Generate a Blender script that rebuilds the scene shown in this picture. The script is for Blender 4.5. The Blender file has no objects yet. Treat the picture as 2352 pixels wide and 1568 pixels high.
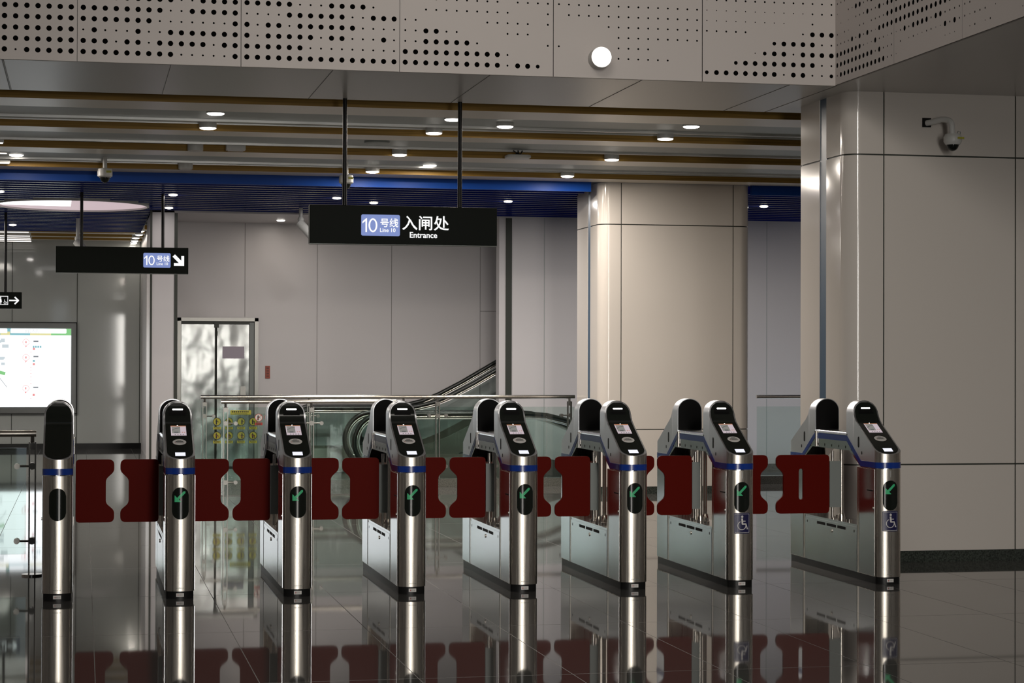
import bpy, math, random
from mathutils import Vector, Matrix
random.seed(7)
S = bpy.context.scene
COL = S.collection
PI = math.pi

# ---------------------------------------------------------------- camera
YAW, PITCH, ROLL, HC = math.radians(11.85), math.radians(.573), math.radians(.17), 1.6
F = Vector((math.sin(YAW)*math.cos(PITCH), math.cos(YAW)*math.cos(PITCH), math.sin(PITCH)))
R = Vector((math.cos(YAW), -math.sin(YAW), 0)); U = R.cross(F)
R2 = R*math.cos(ROLL)+U*math.sin(ROLL); U2 = U*math.cos(ROLL)-R*math.sin(ROLL)
cam = bpy.data.cameras.new('camera'); cam.sensor_width = 36; cam.lens = 4700/2352*36
cam.clip_start = .1; cam.clip_end = 200
co = bpy.data.objects.new('camera', cam); COL.objects.link(co); S.camera = co
m = Matrix((R2, U2, -F)).transposed().to_4x4(); m.translation = Vector((0, 0, HC)); co.matrix_world = m

# ---------------------------------------------------------------- world, exposure, big lights
S.view_settings.view_transform = 'Standard'; S.view_settings.look = 'None'
S.view_settings.gamma = 1; S.view_settings.exposure = 0.0; S.view_settings.use_curve_mapping = False
S.cycles.use_denoising = True
S.cycles.max_bounces = 8; S.cycles.sample_clamp_indirect = 4; S.cycles.caustics_reflective = False; S.cycles.caustics_refractive = False
w = bpy.data.worlds.new('world'); S.world = w; w.use_nodes = True
w.node_tree.nodes['Background'].inputs[0].default_value = (.75, .87, 1, 1)
w.node_tree.nodes['Background'].inputs[1].default_value = 1.0

def area(name, loc, target, sx, sy, power, col=(1, .93, .84), spread=180):
    l = bpy.data.lights.new(name, 'AREA'); l.shape = 'RECTANGLE'; l.size = sx; l.size_y = sy
    l.energy = power; l.color = col; l.spread = math.radians(spread)
    o = bpy.data.objects.new(name, l); COL.objects.link(o); o.location = loc
    d = Vector(target)-Vector(loc); o.rotation_euler = d.to_track_quat('-Z', 'Y').to_euler()
    return o
# added fill lights, all unseen: high hall, behind the camera, far hall
area('hall_fill', (2.0, 3.0, 6.3), (2.5, 7, 0), 6, 1.2, 130)
area('hall_fill', (2.4, 11.6, 5.7), (2.6, 15.2, 3.8), 1.5, .5, 22)  # added to brighten the middle of the bulkhead
area('hall_fill', (2.2, -3.0, 5.8), (4.0, 15, .6), .9, 3.2, 66, (1, .945, .875), 48)
area('back_fill', (2.5, -7.6, 2.1), (3.2, 15, 1.2), 2.2, 3.8, 165, (1, .96, .90), 100)  # added behind the camera for bright streaks on the steel gate fronts
area('far_hall_fill', (-3, 31, 3.6), (-3, 31, 0), 3, 3, 320)  # unseen fill added to lift the far wall

# ---------------------------------------------------------------- materials
MATS = {}
def mat(name, col=(.8, .8, .8), rough=.5, metal=0., emit=None, es=0., spec=.5, noise=None, bump=None, streak=None, coat=0):
    if name in MATS: return MATS[name]
    mm = bpy.data.materials.new(name); mm.use_nodes = True; nt = mm.node_tree
    b = nt.nodes['Principled BSDF']
    b.inputs['Base Color'].default_value = (*col, 1); b.inputs['Roughness'].default_value = rough
    b.inputs['Metallic'].default_value = metal; b.inputs['Specular IOR Level'].default_value = spec
    if coat: b.inputs['Coat Weight'].default_value = coat; b.inputs['Coat Roughness'].default_value = .08
    if emit: b.inputs['Emission Color'].default_value = (*emit, 1); b.inputs['Emission Strength'].default_value = es
    def noise_node(scale, vec, detail=3):
        tc = nt.nodes.new('ShaderNodeTexCoord'); mp = nt.nodes.new('ShaderNodeMapping'); n = nt.nodes.new('ShaderNodeTexNoise')
        mp.inputs['Scale'].default_value = vec; n.inputs['Scale'].default_value = scale; n.inputs['Detail'].default_value = detail
        nt.links.new(tc.outputs['Object'], mp.inputs['Vector']); nt.links.new(mp.outputs[0], n.inputs['Vector']); return n
    if noise:      # (scale, stretch, amount) : darker and lighter flecks of the same colour
        sc, vec, am = noise
        n = noise_node(sc, vec, 5); r = nt.nodes.new('ShaderNodeValToRGB'); nt.links.new(n.outputs[0], r.inputs[0])
        r.color_ramp.elements[0].position = .35; r.color_ramp.elements[1].position = .65
        r.color_ramp.elements[0].color = (*[c*(1-am) for c in col], 1); r.color_ramp.elements[1].color = (*[min(1, c*(1+am)) for c in col], 1)
        nt.links.new(r.outputs[0], b.inputs['Base Color'])
    if streak:     # (scale, stretch, lo, hi) on roughness
        sc, vec, lo, hi = streak
        n = noise_node(sc, vec); r = nt.nodes.new('ShaderNodeMapRange'); nt.links.new(n.outputs[0], r.inputs[0])
        r.inputs['From Min'].default_value = .3; r.inputs['From Max'].default_value = .7
        r.inputs['To Min'].default_value = lo; r.inputs['To Max'].default_value = hi
        nt.links.new(r.outputs[0], b.inputs['Roughness'])
    if bump:
        sc, vec, st, dist = bump
        n = noise_node(sc, vec, 2); bp = nt.nodes.new('ShaderNodeBump'); bp.inputs['Strength'].default_value = st; bp.inputs['Distance'].default_value = dist
        nt.links.new(n.outputs[0], bp.inputs['Height']); nt.links.new(bp.outputs[0], b.inputs['Normal'])
    MATS[name] = mm; return mm
def glow(name, col, es):
    return mat(name, (0, 0, 0), .5, emit=col, es=es)

PANEL = mat('enamel_panel', (.65, .605, .56), .12, bump=(.8, (1, 1, 1), .03, .02))
PANEL_D = mat('enamel_panel_matt', (.62, .59, .59), .38)
GLOSSGREY = mat('grey_glass_panel', (.44, .46, .445), .05, spec=.6)
PERF = mat('perforated_panel', (.60, .555, .53), .5, spec=.3)
SOFFIT = mat('soffit_metal', (.56, .54, .51), .30, spec=.5)
CREAM = mat('baffle_cream', (.72, .65, .54), .30, spec=.5)
WOOD = mat('baffle_wood', (.34, .20, .045), .5, spec=.2, noise=(3, (.4, 6, 20), .25))
GREYC = mat('ceiling_grey', (.36, .39, .38), .45)
LIP = mat('aluminium_lip', (.75, .75, .73), .3, .6)
BLUE = mat('blue_slat', (.006, .018, .20), .22, spec=.25)
BLUEF = mat('blue_fascia', (.006, .055, .30), .4, spec=.12)
BLUEBAND = mat('blue_band', (.005, .032, .23), .22, coat=.3)
STEEL = mat('brushed_steel', (.68, .635, .565), .27, 1., streak=(60, (1, 1, .02), .22, .36))
SIDE = mat('polished_side_steel', (.72, .74, .76), .16, 1., bump=(3, (1, 1, .6), .04, .02))
HEAD = mat('satin_head_steel', (.76, .78, .81), .33, 1.)
POST = mat('post_steel', (.20, .195, .18), .34, 1.)
FRAME = mat('door_frame_steel', (.27, .265, .25), .36, 1.)
TUBE = mat('tube_steel', (.66, .62, .56), .2, 1.)
BLACK = mat('black_plinth', (.008, .008, .008), .35, spec=.2)
BGLASS = mat('black_glass', (.010, .012, .010), .12, spec=.25)
BMATT = mat('black_matt', (.003, .003, .003), .6, spec=.1)
DARK = mat('dark_gap', (.025, .03, .022), .5)
RED = mat('red_flap', (.095, .0045, .002), .5, spec=.04)
GREYPL = mat('grey_plastic', (.20, .22, .21), .45)
WHITEPL = mat('white_plastic', (.62, .62, .60), .4)
STRIPE = mat('blue_stripe', (.035, .085, .15), .4)
GRANITE = mat('granite_base', (.12, .12, .105), .25, noise=(120, (1, 1, 1), .6))
GRANITE_D = mat('dark_granite_base', (.035, .042, .035), .25, noise=(90, (1, 1, 1), .6))
SIGNBLK = mat('sign_black', (.006, .008, .006), .5, spec=.06)
RUBBER = mat('handrail_rubber', (.01, .012, .01), .3)
YEL = mat('sticker_yellow', (.38, .36, .03), .5)
REDST = mat('sticker_red', (.35, .03, .02), .5)
WHITEST = mat('sticker_white', (.62, .60, .58), .5)
BLKST = mat('sticker_black', (.02, .02, .015), .5)
NAVY = mat('sticker_navy', (.012, .012, .06), .35)
GREYST = mat('sticker_grey', (.33, .33, .32), .5)
LAMPM = glow('lamp_glow', (1, .94, .86), 9)
BAR = glow('scanner_bar', (1, .98, .94), 5)
READER = glow('reader_glow', (.85, .86, 1), 1.1)
GREEN = glow('green_led', (.05, .50, .20), .6)
SIGNW = glow('sign_white', (1, 1, 1), 1.0)
SIGNBL = glow('sign_blue', (.20, .27, .58), .95)
BOXW = glow('lightbox_white', (.93, .98, 1), 1.7)

def glass_mat(name, tint, refl=.9):
    mm = bpy.data.materials.new(name); mm.use_nodes = True; nt = mm.node_tree; nt.nodes.clear()
    o = nt.nodes.new('ShaderNodeOutputMaterial'); mx = nt.nodes.new('ShaderNodeMixShader'); t = nt.nodes.new('ShaderNodeBsdfTransparent')
    g = nt.nodes.new('ShaderNodeBsdfGlossy'); fr = nt.nodes.new('ShaderNodeFresnel'); fr.inputs[0].default_value = 1.5
    t.inputs[0].default_value = (*tint, 1); g.inputs['Roughness'].default_value = .02; g.inputs[0].default_value = (refl, refl, refl, 1)
    nt.links.new(fr.outputs[0], mx.inputs[0]); nt.links.new(t.outputs[0], mx.inputs[1]); nt.links.new(g.outputs[0], mx.inputs[2]); nt.links.new(mx.outputs[0], o.inputs[0])
    return mm
GLASS = glass_mat('railing_glass', (.86, .92, .90))

def floor_mat():
    mm = bpy.data.materials.new('polished_floor'); mm.use_nodes = True; nt = mm.node_tree; b = nt.nodes['Principled BSDF']
    tc = nt.nodes.new('ShaderNodeTexCoord'); sp = nt.nodes.new('ShaderNodeSeparateXYZ'); nt.links.new(tc.outputs['Object'], sp.inputs[0])
    def line(out, off, per, wd):
        a = nt.nodes.new('ShaderNodeMath'); a.operation = 'SUBTRACT'; a.inputs[1].default_value = off-wd/2; nt.links.new(out, a.inputs[0])
        d = nt.nodes.new('ShaderNodeMath'); d.operation = 'FLOORED_MODULO'; d.inputs[1].default_value = per; nt.links.new(a.outputs[0], d.inputs[0])
        c = nt.nodes.new('ShaderNodeMath'); c.operation = 'LESS_THAN'; c.inputs[1].default_value = wd; nt.links.new(d.outputs[0], c.inputs[0]); return c
    lx = line(sp.outputs[0], .07, .8, .005); ly = line(sp.outputs[1], 10.23, 1.95, .008)
    mx = nt.nodes.new('ShaderNodeMath'); mx.operation = 'MAXIMUM'; nt.links.new(lx.outputs[0], mx.inputs[0]); nt.links.new(ly.outputs[0], mx.inputs[1])
    n = nt.nodes.new('ShaderNodeTexNoise'); n.inputs['Scale'].default_value = 160; nt.links.new(tc.outputs['Object'], n.inputs[0])
    r = nt.nodes.new('ShaderNodeValToRGB'); nt.links.new(n.outputs[0], r.inputs[0])
    r.color_ramp.elements[0].color = (.075, .073, .069, 1); r.color_ramp.elements[1].color = (.105, .102, .097, 1)
    mix = nt.nodes.new('ShaderNodeMix'); mix.data_type = 'RGBA'; nt.links.new(mx.outputs[0], mix.inputs[0]); nt.links.new(r.outputs[0], mix.inputs[6])
    mix.inputs[7].default_value = (.02, .02, .018, 1); nt.links.new(mix.outputs[2], b.inputs['Base Color'])
    rr = nt.nodes.new('ShaderNodeMapRange'); nt.links.new(mx.outputs[0], rr.inputs[0]); rr.inputs['To Min'].default_value = .035; rr.inputs['To Max'].default_value = .6
    nt.links.new(rr.outputs[0], b.inputs['Roughness']); b.inputs['IOR'].default_value = 1.5
    return mm
FLOOR = floor_mat()

# ---------------------------------------------------------------- mesh helpers
class MB:
    def __init__(s): s.v = []; s.f = []; s.mi = []
    def add(s, vs, fs, mi=0):
        n = len(s.v); s.v += [tuple(v) for v in vs]; s.f += [tuple(i+n for i in f) for f in fs]; s.mi += [mi]*len(fs)
    def box(s, x0, x1, y0, y1, z0, z1, mi=0, mf=None):
        x0, x1 = min(x0, x1), max(x0, x1); y0, y1 = min(y0, y1), max(y0, y1); z0, z1 = min(z0, z1), max(z0, z1)
        v = [(x0, y0, z0), (x1, y0, z0), (x1, y1, z0), (x0, y1, z0), (x0, y0, z1), (x1, y0, z1), (x1, y1, z1), (x0, y1, z1)]
        f = [(0, 3, 2, 1), (4, 5, 6, 7), (0, 1, 5, 4), (1, 2, 6, 5), (2, 3, 7, 6), (3, 0, 4, 7)]
        s.add(v, f, mi)
        if mf:
            for k, q in mf.items(): s.mi[len(s.mi)-6+k] = q
    def tube(s, pts, r, n=14, mi=0, caps=True):
        pts = [Vector(p) for p in pts]; rs = r if isinstance(r, (list, tuple)) else [r]*len(pts)
        rings = []; up = None
        for i, p in enumerate(pts):
            t = (pts[min(i+1, len(pts)-1)]-pts[max(i-1, 0)]).normalized()
            if up is None: up = Vector((0, 0, 1)) if abs(t.z) < .9 else Vector((1, 0, 0))
            a = t.cross(up).normalized(); b = a.cross(t).normalized(); up = b
            rings.append([p+(a*math.cos(2*PI*k/n)+b*math.sin(2*PI*k/n))*rs[i] for k in range(n)])
        vs = [q for ring in rings for q in ring]; fs = []
        for i in range(len(pts)-1):
            for k in range(n):
                fs.append((i*n+k, i*n+(k+1) % n, (i+1)*n+(k+1) % n, (i+1)*n+k))
        if caps: fs += [tuple(range(n-1, -1, -1)), tuple((len(pts)-1)*n+k for k in range(n))]
        s.add(vs, fs, mi)
    def prism(s, poly, fn0, fn1, mi=0, capmi=None):
        n = len(poly); vs = [fn0(*p) for p in poly]+[fn1(*p) for p in poly]
        fs = [tuple(range(n-1, -1, -1)), tuple(range(n, 2*n))]+[(k, (k+1) % n, n+(k+1) % n, n+k) for k in range(n)]
        s.add(vs, fs, mi)
        if capmi is not None: s.mi[len(s.mi)-n-2] = capmi; s.mi[len(s.mi)-n-1] = capmi
    def sphere(s, c, r, mi=0, n=12, m_=8, z0=-1, z1=1, sc=(1, 1, 1)):
        vs = []; a0, a1 = math.asin(z0), math.asin(z1)
        for i in range(m_+1):
            a = a0+(a1-a0)*i/m_
            for k in range(n):
                vs.append((c[0]+r*sc[0]*math.cos(a)*math.cos(2*PI*k/n), c[1]+r*sc[1]*math.cos(a)*math.sin(2*PI*k/n), c[2]+r*sc[2]*math.sin(a)))
        fs = [(i*n+k, i*n+(k+1) % n, (i+1)*n+(k+1) % n, (i+1)*n+k) for i in range(m_) for k in range(n)]
        fs += [tuple(range(n-1, -1, -1)), tuple(m_*n+k for k in range(n))]
        s.add(vs, fs, mi)
    def build(s, name, mats, parent=None, smooth=None, bevel=None, loc=None):
        me = bpy.data.meshes.new(name); me.from_pydata(s.v, [], s.f); me.update()
        for q in (mats if isinstance(mats, (list, tuple)) else [mats]): me.materials.append(q)
        for p, i in zip(me.polygons, s.mi): p.material_index = i
        if smooth:
            for p in me.polygons: p.use_smooth = True
            me.set_sharp_from_angle(angle=math.radians(smooth))
        o = bpy.data.objects.new(name, me); COL.objects.link(o)
        if loc: o.location = loc
        if parent: o.parent = parent
        if bevel:
            b = o.modifiers.new('bevel', 'BEVEL'); b.width = bevel; b.segments = 2; b.limit_method = 'ANGLE'; b.angle_limit = math.radians(50)
        return o
def tag(o, label=None, cat=None, group=None, kind=None):
    if label: o['label'] = label
    if cat: o['category'] = cat
    if group: o['group'] = group
    if kind: o['kind'] = kind
    return o
def empty(name, loc, label, cat, group=None, rz=0):
    o = bpy.data.objects.new(name, None); COL.objects.link(o); o.location = loc; o.rotation_euler = (0, 0, rz); o.empty_display_size = .1
    return tag(o, label, cat, group)
def struct(o, label=None): return tag(o, label, None, None, 'structure')
def kids(o): return [c for c in COL.objects if c.parent == o]
def copy_tree(o, parent=None):
    c = o.copy(); COL.objects.link(c); c.parent = parent
    for ch in kids(o): copy_tree(ch, c)
    return c
def rrect(x0, x1, z0, z1, r, n=6):
    pts = []
    for cx, cz, a in ((x1-r, z0+r, -90), (x1-r, z1-r, 0), (x0+r, z1-r, 90), (x0+r, z0+r, 180)):
        for k in range(n+1):
            t = math.radians(a+90*k/n); pts.append((cx+r*math.cos(t), cz+r*math.sin(t)))
    return pts
def disc2(cx, cz, rx, rz=None, n=28): 
    rz = rz or rx; return [(cx+rx*math.cos(2*PI*k/n), cz+rz*math.sin(2*PI*k/n)) for k in range(n)]
def fillet(poly, rad, n=6):
    out = []; L = len(poly)
    for i in range(L):
        p0, p1, p2 = Vector(poly[i-1]), Vector(poly[i]), Vector(poly[(i+1) % L]); r = rad[i]
        if r <= 0: out.append(tuple(p1)); continue
        a = (p0-p1).normalized(); b = (p2-p1).normalized(); ang = a.angle(b); d = min(r/math.tan(ang/2), (p0-p1).length*.49, (p2-p1).length*.49)
        s0, s1 = p1+a*d, p1+b*d
        for k in range(n+1):
            t = k/n; out.append(tuple((s0*(1-t)+p1*t)*(1-t)+(p1*(1-t)+s1*t)*t))
    return out
def flat(mb, poly, fn, mi=0): mb.add([fn(*p) for p in poly], [tuple(range(len(poly)))], mi)
def ring2(mb, cx, cz, r0, r1, fn, mi=0, a0=0, a1=360, n=28, sx=1):
    vs = []
    for k in range(n+1):
        t = math.radians(a0+(a1-a0)*k/n); c, s_ = math.cos(t), math.sin(t)
        vs += [fn(cx+r0*c*sx, cz+r0*s_), fn(cx+r1*c*sx, cz+r1*s_)]
    mb.add(vs, [(2*k, 2*k+1, 2*k+3, 2*k+2) for k in range(n)], mi)
def bar2(mb, a, b, wd, fn, mi=0):
    a, b = Vector(a), Vector(b); d = (b-a).normalized(); p = Vector((-d.y, d.x))*wd/2
    flat(mb, [tuple(a+p), tuple(a-p), tuple(b-p), tuple(b+p)], fn, mi)
def text_obj(body, size, loc, mtl, parent, name='lettering', bold=0, align='LEFT', depth=.001, sx=1.0):
    c = bpy.data.curves.new('txt', 'FONT'); c.body = body; c.size = size; c.offset = bold; c.extrude = depth; c.align_x = align; c.resolution_u = 3
    t = bpy.data.objects.new('txt', c); COL.objects.link(t); bpy.context.view_layer.update()
    me = bpy.data.meshes.new_from_object(t.evaluated_get(bpy.context.evaluated_depsgraph_get())); bpy.data.objects.remove(t); bpy.data.curves.remove(c)
    for v in me.vertices: x, y, z = v.co; v.co = (x*sx, -z, y)
    me.name = name; me.materials.clear(); me.materials.append(mtl)
    o = bpy.data.objects.new(name, me); COL.objects.link(o); o.location = loc; o.parent = parent
    return o

# ---------------------------------------------------------------- room shell
b = MB()
for r_ in ((-9, 12, -8, 26.45), (-9, 6.0, 26.45, 28.55), (-9, 12, 28.55, 38)):
    b.box(r_[0], r_[1], r_[2], r_[3], -.2, 0)
struct(b.build('floor', FLOOR), 'polished grey stone floor')
b = MB(); b.box(5.9, 12, 26.3, 28.7, -4.2, -4.1); b.box(11.9, 12, 26.45, 28.55, -4.1, -.2); struct(b.build('trim_1', PANEL_D))
b = MB(); b.box(-9, 1.2, 38, 38.2, 0, 3.95); struct(b.build('wall_far', GLOSSGREY), 'grey glass panel wall at the far end')
b = MB()
for x in (-2.5, -1.25, -.10, 1.02): b.box(x-.006, x+.006, 37.994, 38.0, .08, 3.8)
struct(b.build('trim_2', DARK))
b = MB(); b.box(-9, 1.2, 37.97, 38.0, 0, .1); struct(b.build('baseboard_far', BLACK))
b = MB(); b.box(-9.2, -9, -8, 38.2, 0, 6.5); struct(b.build('wall_left', PANEL_D))
b = MB(); b.box(12, 12.2, -8, 38.2, 0, 6.5); struct(b.build('wall_right', PANEL_D))
b = MB(); b.box(-9, -1.2, -8.2, -8, 0, 6.5); b.box(-.6, 1.9, -8.2, -8, 0, 6.5); b.box(3.1, 12, -8.2, -8, 0, 6.5); b.box(-1.2, -.6, -8.2, -8, 4, 6.5); b.box(1.9, 3.1, -8.2, -8, 4.2, 6.5)
struct(b.build('wall_back', mat('back_wall', (.30, .28, .26), .5)))
# recess around the escalators
b = MB()
b.box(.93, 1.25, 29.0, 30.9, 0, 3.9); b.box(1.05, 1.25, 30.9, 38, 0, 3.9)
struct(b.build('wall_pier', PANEL_D), 'pale panel pier left of the steel door')
b = MB(); b.box(.915, .945, 28.985, 29.0, 0, 3.7); b.box(1.25, 1.295, 28.99, 29.03, 0, 3.67); b.box(5.985, 6.075, 28.975, 28.99, 0, 3.68)
struct(b.build('trim_3', DARK))
b = MB(); b.box(1.25, 8.2, 31.0, 31.2, 0, 3.9); struct(b.build('wall_recess', PANEL_D), 'pale panelled wall behind the escalators')
b = MB()
for x in (2.39, 3.48, 4.62, 6.0): b.box(x-.003, x+.003, 30.996, 31.0, 0 if x > 2.6 else 2.27, 3.69)
b.box(6.0, 6.4, 30.996, 31, 2.38, 2.385)
struct(b.build('trim_4', mat('wall_seam', (.16, .15, .14), .6)))
b = MB(); b.box(5.89, 12, 28.99, 29.2, 0, 3.9); struct(b.build('wall_front', PANEL_D), 'pale panelled wall right of the escalator opening')
b = MB()
for x in (6.56, 9.25, 9.95, 10.6): b.box(x-.004, x+.004, 28.986, 28.99, .1, 3.69)
struct(b.build('trim_5', GREYC))
b = MB(); b.box(6.0, 12, 28.96, 28.99, 0, .1); struct(b.build('baseboard_front', GRANITE))
b = MB(); b.box(.93, 6.0, 29.0, 31.2, 3.68, 3.95); struct(b.build('ceiling_recess', PANEL_D), 'white ceiling of the escalator recess')
# ceilings
b = MB(); b.box(-9, 12, 16.9, 24.1, 3.85, 4.0); struct(b.build('ceiling_grey', GREYC), 'grey metal ceiling between the baffles')
b = MB(); b.box(-9, 12, 24.1, 34.2, 4.05, 4.2); struct(b.build('ceiling_dark', mat('dark_void', (.015, .02, .04), .6)), 'dark ceiling above the blue slats')
b = MB(); b.box(-9, 1.2, 34.2, 38.2, 3.85, 4.0); struct(b.build('ceiling_far', GREYC), 'grey ceiling at the far end')
b = MB(); b.box(-9, 5.79, 15.256, 16.95, 3.78, 4.6); b.box(5.806, 12, -8, 16.95, 3.78, 4.6)
struct(b.build('ceiling_soffit', SOFFIT), 'smooth grey metal soffit')
b = MB()
for k in range(-4, 5):
    x = .626+1.198*k; b.box(x-.002, x+.002, 15.25, 16.945, 3.777, 3.78)
b.box(-.585, -.578, 15.25, 16.94, 3.776, 3.78)
struct(b.build('trim_6', mat('soffit_seam', (.2, .2, .19), .5)))
b = MB(); b.box(-9, 12, -8, 15.24, 6.5, 6.6); struct(b.build('ceiling_hall', PANEL_D))
b = MB(); b.box(-9, 12, 15.3, 15.4, 4.6, 6.5); struct(b.build('wall_upper', PANEL_D))

# ---------------------------------------------------------------- perforated bulkhead panels
PIT = .0786
PAT = {
 0: ["OoOOOOO", "OOOOOOO", "OOOOOOO", "OOOOOOO", "OOOOOOO", "OOOOOOO", "OOOOOOO"],
 1: ["OOOOOOOOOoooooO", "OOOoOOoOOOOOoOO", "oOoooOooOOOOOOO", "OOOOOOOoooooooO", "OOOOOOOOooOOOOO", "OOOOOOOOOooOOOO", "OOOOOOOOOOOoooO"],
 2: ["OOOOOOOOOOOOOOO", "OOOOOOooooooooo", "OoOOOOOoOOoooOo", "OoOOoOOOOOOoooo", "ooooOOOOOOooOOO", "OOOOOoooOOOOo..", "OOoooOOOOoo...."],
 3: ["OOOOOOOOOOoOOm.", "OOOOOOOOOOo....", "ooOOOOOo......o", "ooOOoo....ooo..", "oo......ooooo.o", "..ooooooooo...o", "oooooooooo.oooo"],
 4: ["...............", "......oooooo...", "o.....oooo.....", "......ooooooooo", ".....oooooooooo", ".oooooooooooooo", "ooooooooooooooo", "oooooooooooooo."],
 5: ["mOOOOOOOoOOoom", "...mOOOOOOOOoo", ".....tmOOoOOOO", ".......mOOOOoo", "ooooo.....oOOO", "ttttttttt..o..", "tttttttttttooo", "tooooooooooooo"],
}
RAD = {'O': .0195, 'm': .015, 'o': .0075, 't': .0045}
seamX = [-.05-.53, -.05+.0, 1.137, 2.323, 3.510, 4.697, 5.786]
DEEP = mat('hole_shade', (.003, .003, .003), .9, spec=0)  # near-black colour stands in for the shade inside the bulkhead
def perf_sheet(fn, x0, x1, z0, z1, rows, colx, rowz):
    """one connected sheet with round holes: fn(a, z) gives the point"""
    px, pz = PIT, .0805
    gx = [colx(0)-px/2+px*k for k in range(len(rows[0])+1)]; gz = [rowz(0)-pz/2+pz*k for k in range(len(rows)+1)]
    mb = MB(); key = {}
    def vid(a, z):
        k = (round(a, 5), round(z, 5))
        if k not in key: key[k] = len(mb.v); mb.v.append(fn(a, z))
        return key[k]
    def edge(a0, z0_, a1, z1_): return [vid(a0+(a1-a0)*t/4, z0_+(z1_-z0_)*t/4) for t in range(4)]
    for r, row in enumerate(rows):
        for c, ch in enumerate(row):
            a0, a1, b0, b1 = gx[c], gx[c+1], gz[r], gz[r+1]
            ring = edge(a0, b0, a1, b0)+edge(a1, b0, a1, b1)+edge(a1, b1, a0, b1)+edge(a0, b1, a0, b0)
            if ch == '.': mb.f.append(tuple(ring)); mb.mi.append(0); continue
            ca, cb, rad = (a0+a1)/2, (b0+b1)/2, RAD[ch]; inn = []
            for k in range(16):
                t = math.radians(225+22.5*k); mb.v.append(fn(ca+rad*math.cos(t), cb+rad*math.sin(t))); inn.append(len(mb.v)-1)
            for k in range(16): mb.f.append((ring[k], ring[(k+1) % 16], inn[(k+1) % 16], inn[k])); mb.mi.append(0)
    # margins
    def strip(pts_in, pts_out):
        for k in range(len(pts_in)-1): mb.f.append((pts_out[k], pts_out[k+1], pts_in[k+1], pts_in[k])); mb.mi.append(0)
    gxa = [gx[0]+(gx[-1]-gx[0])*k/(4*(len(gx)-1)) for k in range(4*(len(gx)-1)+1)]
    gza = [gz[0]+(gz[-1]-gz[0])*k/(4*(len(gz)-1)) for k in range(4*(len(gz)-1)+1)]
    strip([vid(a, gz[0]) for a in gxa], [vid(x0 if k == 0 else x1 if k == len(gxa)-1 else a, z0) for k, a in enumerate(gxa)])
    strip([vid(a, gz[-1]) for a in gxa], [vid(x0 if k == 0 else x1 if k == len(gxa)-1 else a, z1) for k, a in enumerate(gxa)])
    mb.f.append(tuple([vid(x0, z0)]+[vid(gx[0], z) for z in gza]+[vid(x0, z1)])); mb.mi.append(0)
    mb.f.append(tuple([vid(x1, z0)]+[vid(gx[-1], z) for z in gza]+[vid(x1, z1)])); mb.mi.append(0)
    return mb
def perf_panel(x0, x1, rows, cols_right, label, first=None):
    cx = (x0+x1)/2; hw = (x1-x0)/2-.002
    t = empty('perforated_panel', (cx, 15.22, 3.78), label, 'panel', 'perforated bulkhead panels')
    rows = list(rows)+[rows[-1]]*2; nc = len(rows[0]); c0 = -PIT*(nc-1)/2
    zt = .073-.04025+.0805*len(rows)+.015
    p = perf_sheet(lambda a, z: (a, 0, z), -hw, hw, 0, zt, rows, lambda k: c0, lambda k: .073)
    p.box(-hw, hw, 0, .012, zt, 1.5); p.box(-hw, hw, .001, .03, 0, .004)
    p.build('face_sheet', PERF, t)
    h = MB(); h.box(-hw+.002, hw-.002, .016, .03, .004, 1.5); h.build('shade_sheet', DEEP, t)  # black sheet added behind the holes as their inner shade
plabels = ['perforated white bulkhead panel at the left end with evenly large holes', 'perforated white bulkhead panel with mostly large holes, second from the left', 'perforated white bulkhead panel above the left pole of the entrance sign',
           'perforated white bulkhead panel whose lower left holes are large, above the right sign pole', 'perforated white bulkhead panel with tiny holes carrying the round wall lamp', 'perforated white bulkhead panel at the corner beside the right column']
X0 = [-1.237, -.05, 1.137, 2.323, 3.510, 4.697]
# seams at px 179 = X -.04, then every 1.187 m
rowsA = ["OOOOOOOO"+r for r in PAT[0]]
perf_panel(-1.237, -.05, rowsA, 0, plabels[0])
for i, k in enumerate((1, 2, 3, 4, 5)):
    perf_panel(X0[i+1], X0[i+1]+1.186 if k < 5 else 5.79, PAT[k], 0, plabels[k])
perf_panel(-2.424, -1.239, ["O"*15]*7, 0, 'perforated white bulkhead panel beyond the left edge')
# side run of the bulkhead, coming towards the camera along X = 5.79
random.seed(3)
y1 = 15.22; idx = 0
side_lab = ['first perforated side panel round the corner, many large holes', 'second perforated side panel from the corner above the wide column', 'third perforated side panel from the corner', 'nearest perforated side panel at the right edge']
for idx in range(4):
    y0 = y1-1.187
    t = empty('perforated_panel', (5.80, (y0+y1)/2, 3.78), side_lab[idx], 'panel', 'perforated bulkhead panels of the side run')
    rows = []
    for r in range(13):
        row = ''
        for c in range(15):
            g_ = idx*15+c; s_ = math.sin(g_*.23+r*.9)+.8*math.sin(g_*.11-r*.5+1)+random.uniform(-.9, .9)-g_*.025-(.5 if r == 0 else 0)+(.35 if r in (3, 4, 5, 6) else 0)
            row += 'O' if s_ > .25 else ('o' if s_ > -.7 else ('t' if s_ > -1.3 else '.'))
        rows.append(row)
    p = perf_sheet(lambda a, z: (-.012, -a, z), -.592, .592, 0, 1.25, rows, lambda k: -.553, lambda k: .073)
    p.box(-.012, 0, -.592, .592, 0, .004); p.build('face_sheet', PERF, t)
    h = MB(); h.box(-.002, .004, -.590, .590, .004, 1.25); h.build('shade_sheet', DEEP, t); y1 = y0  # same black sheet for the shade behind the side holes

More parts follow.
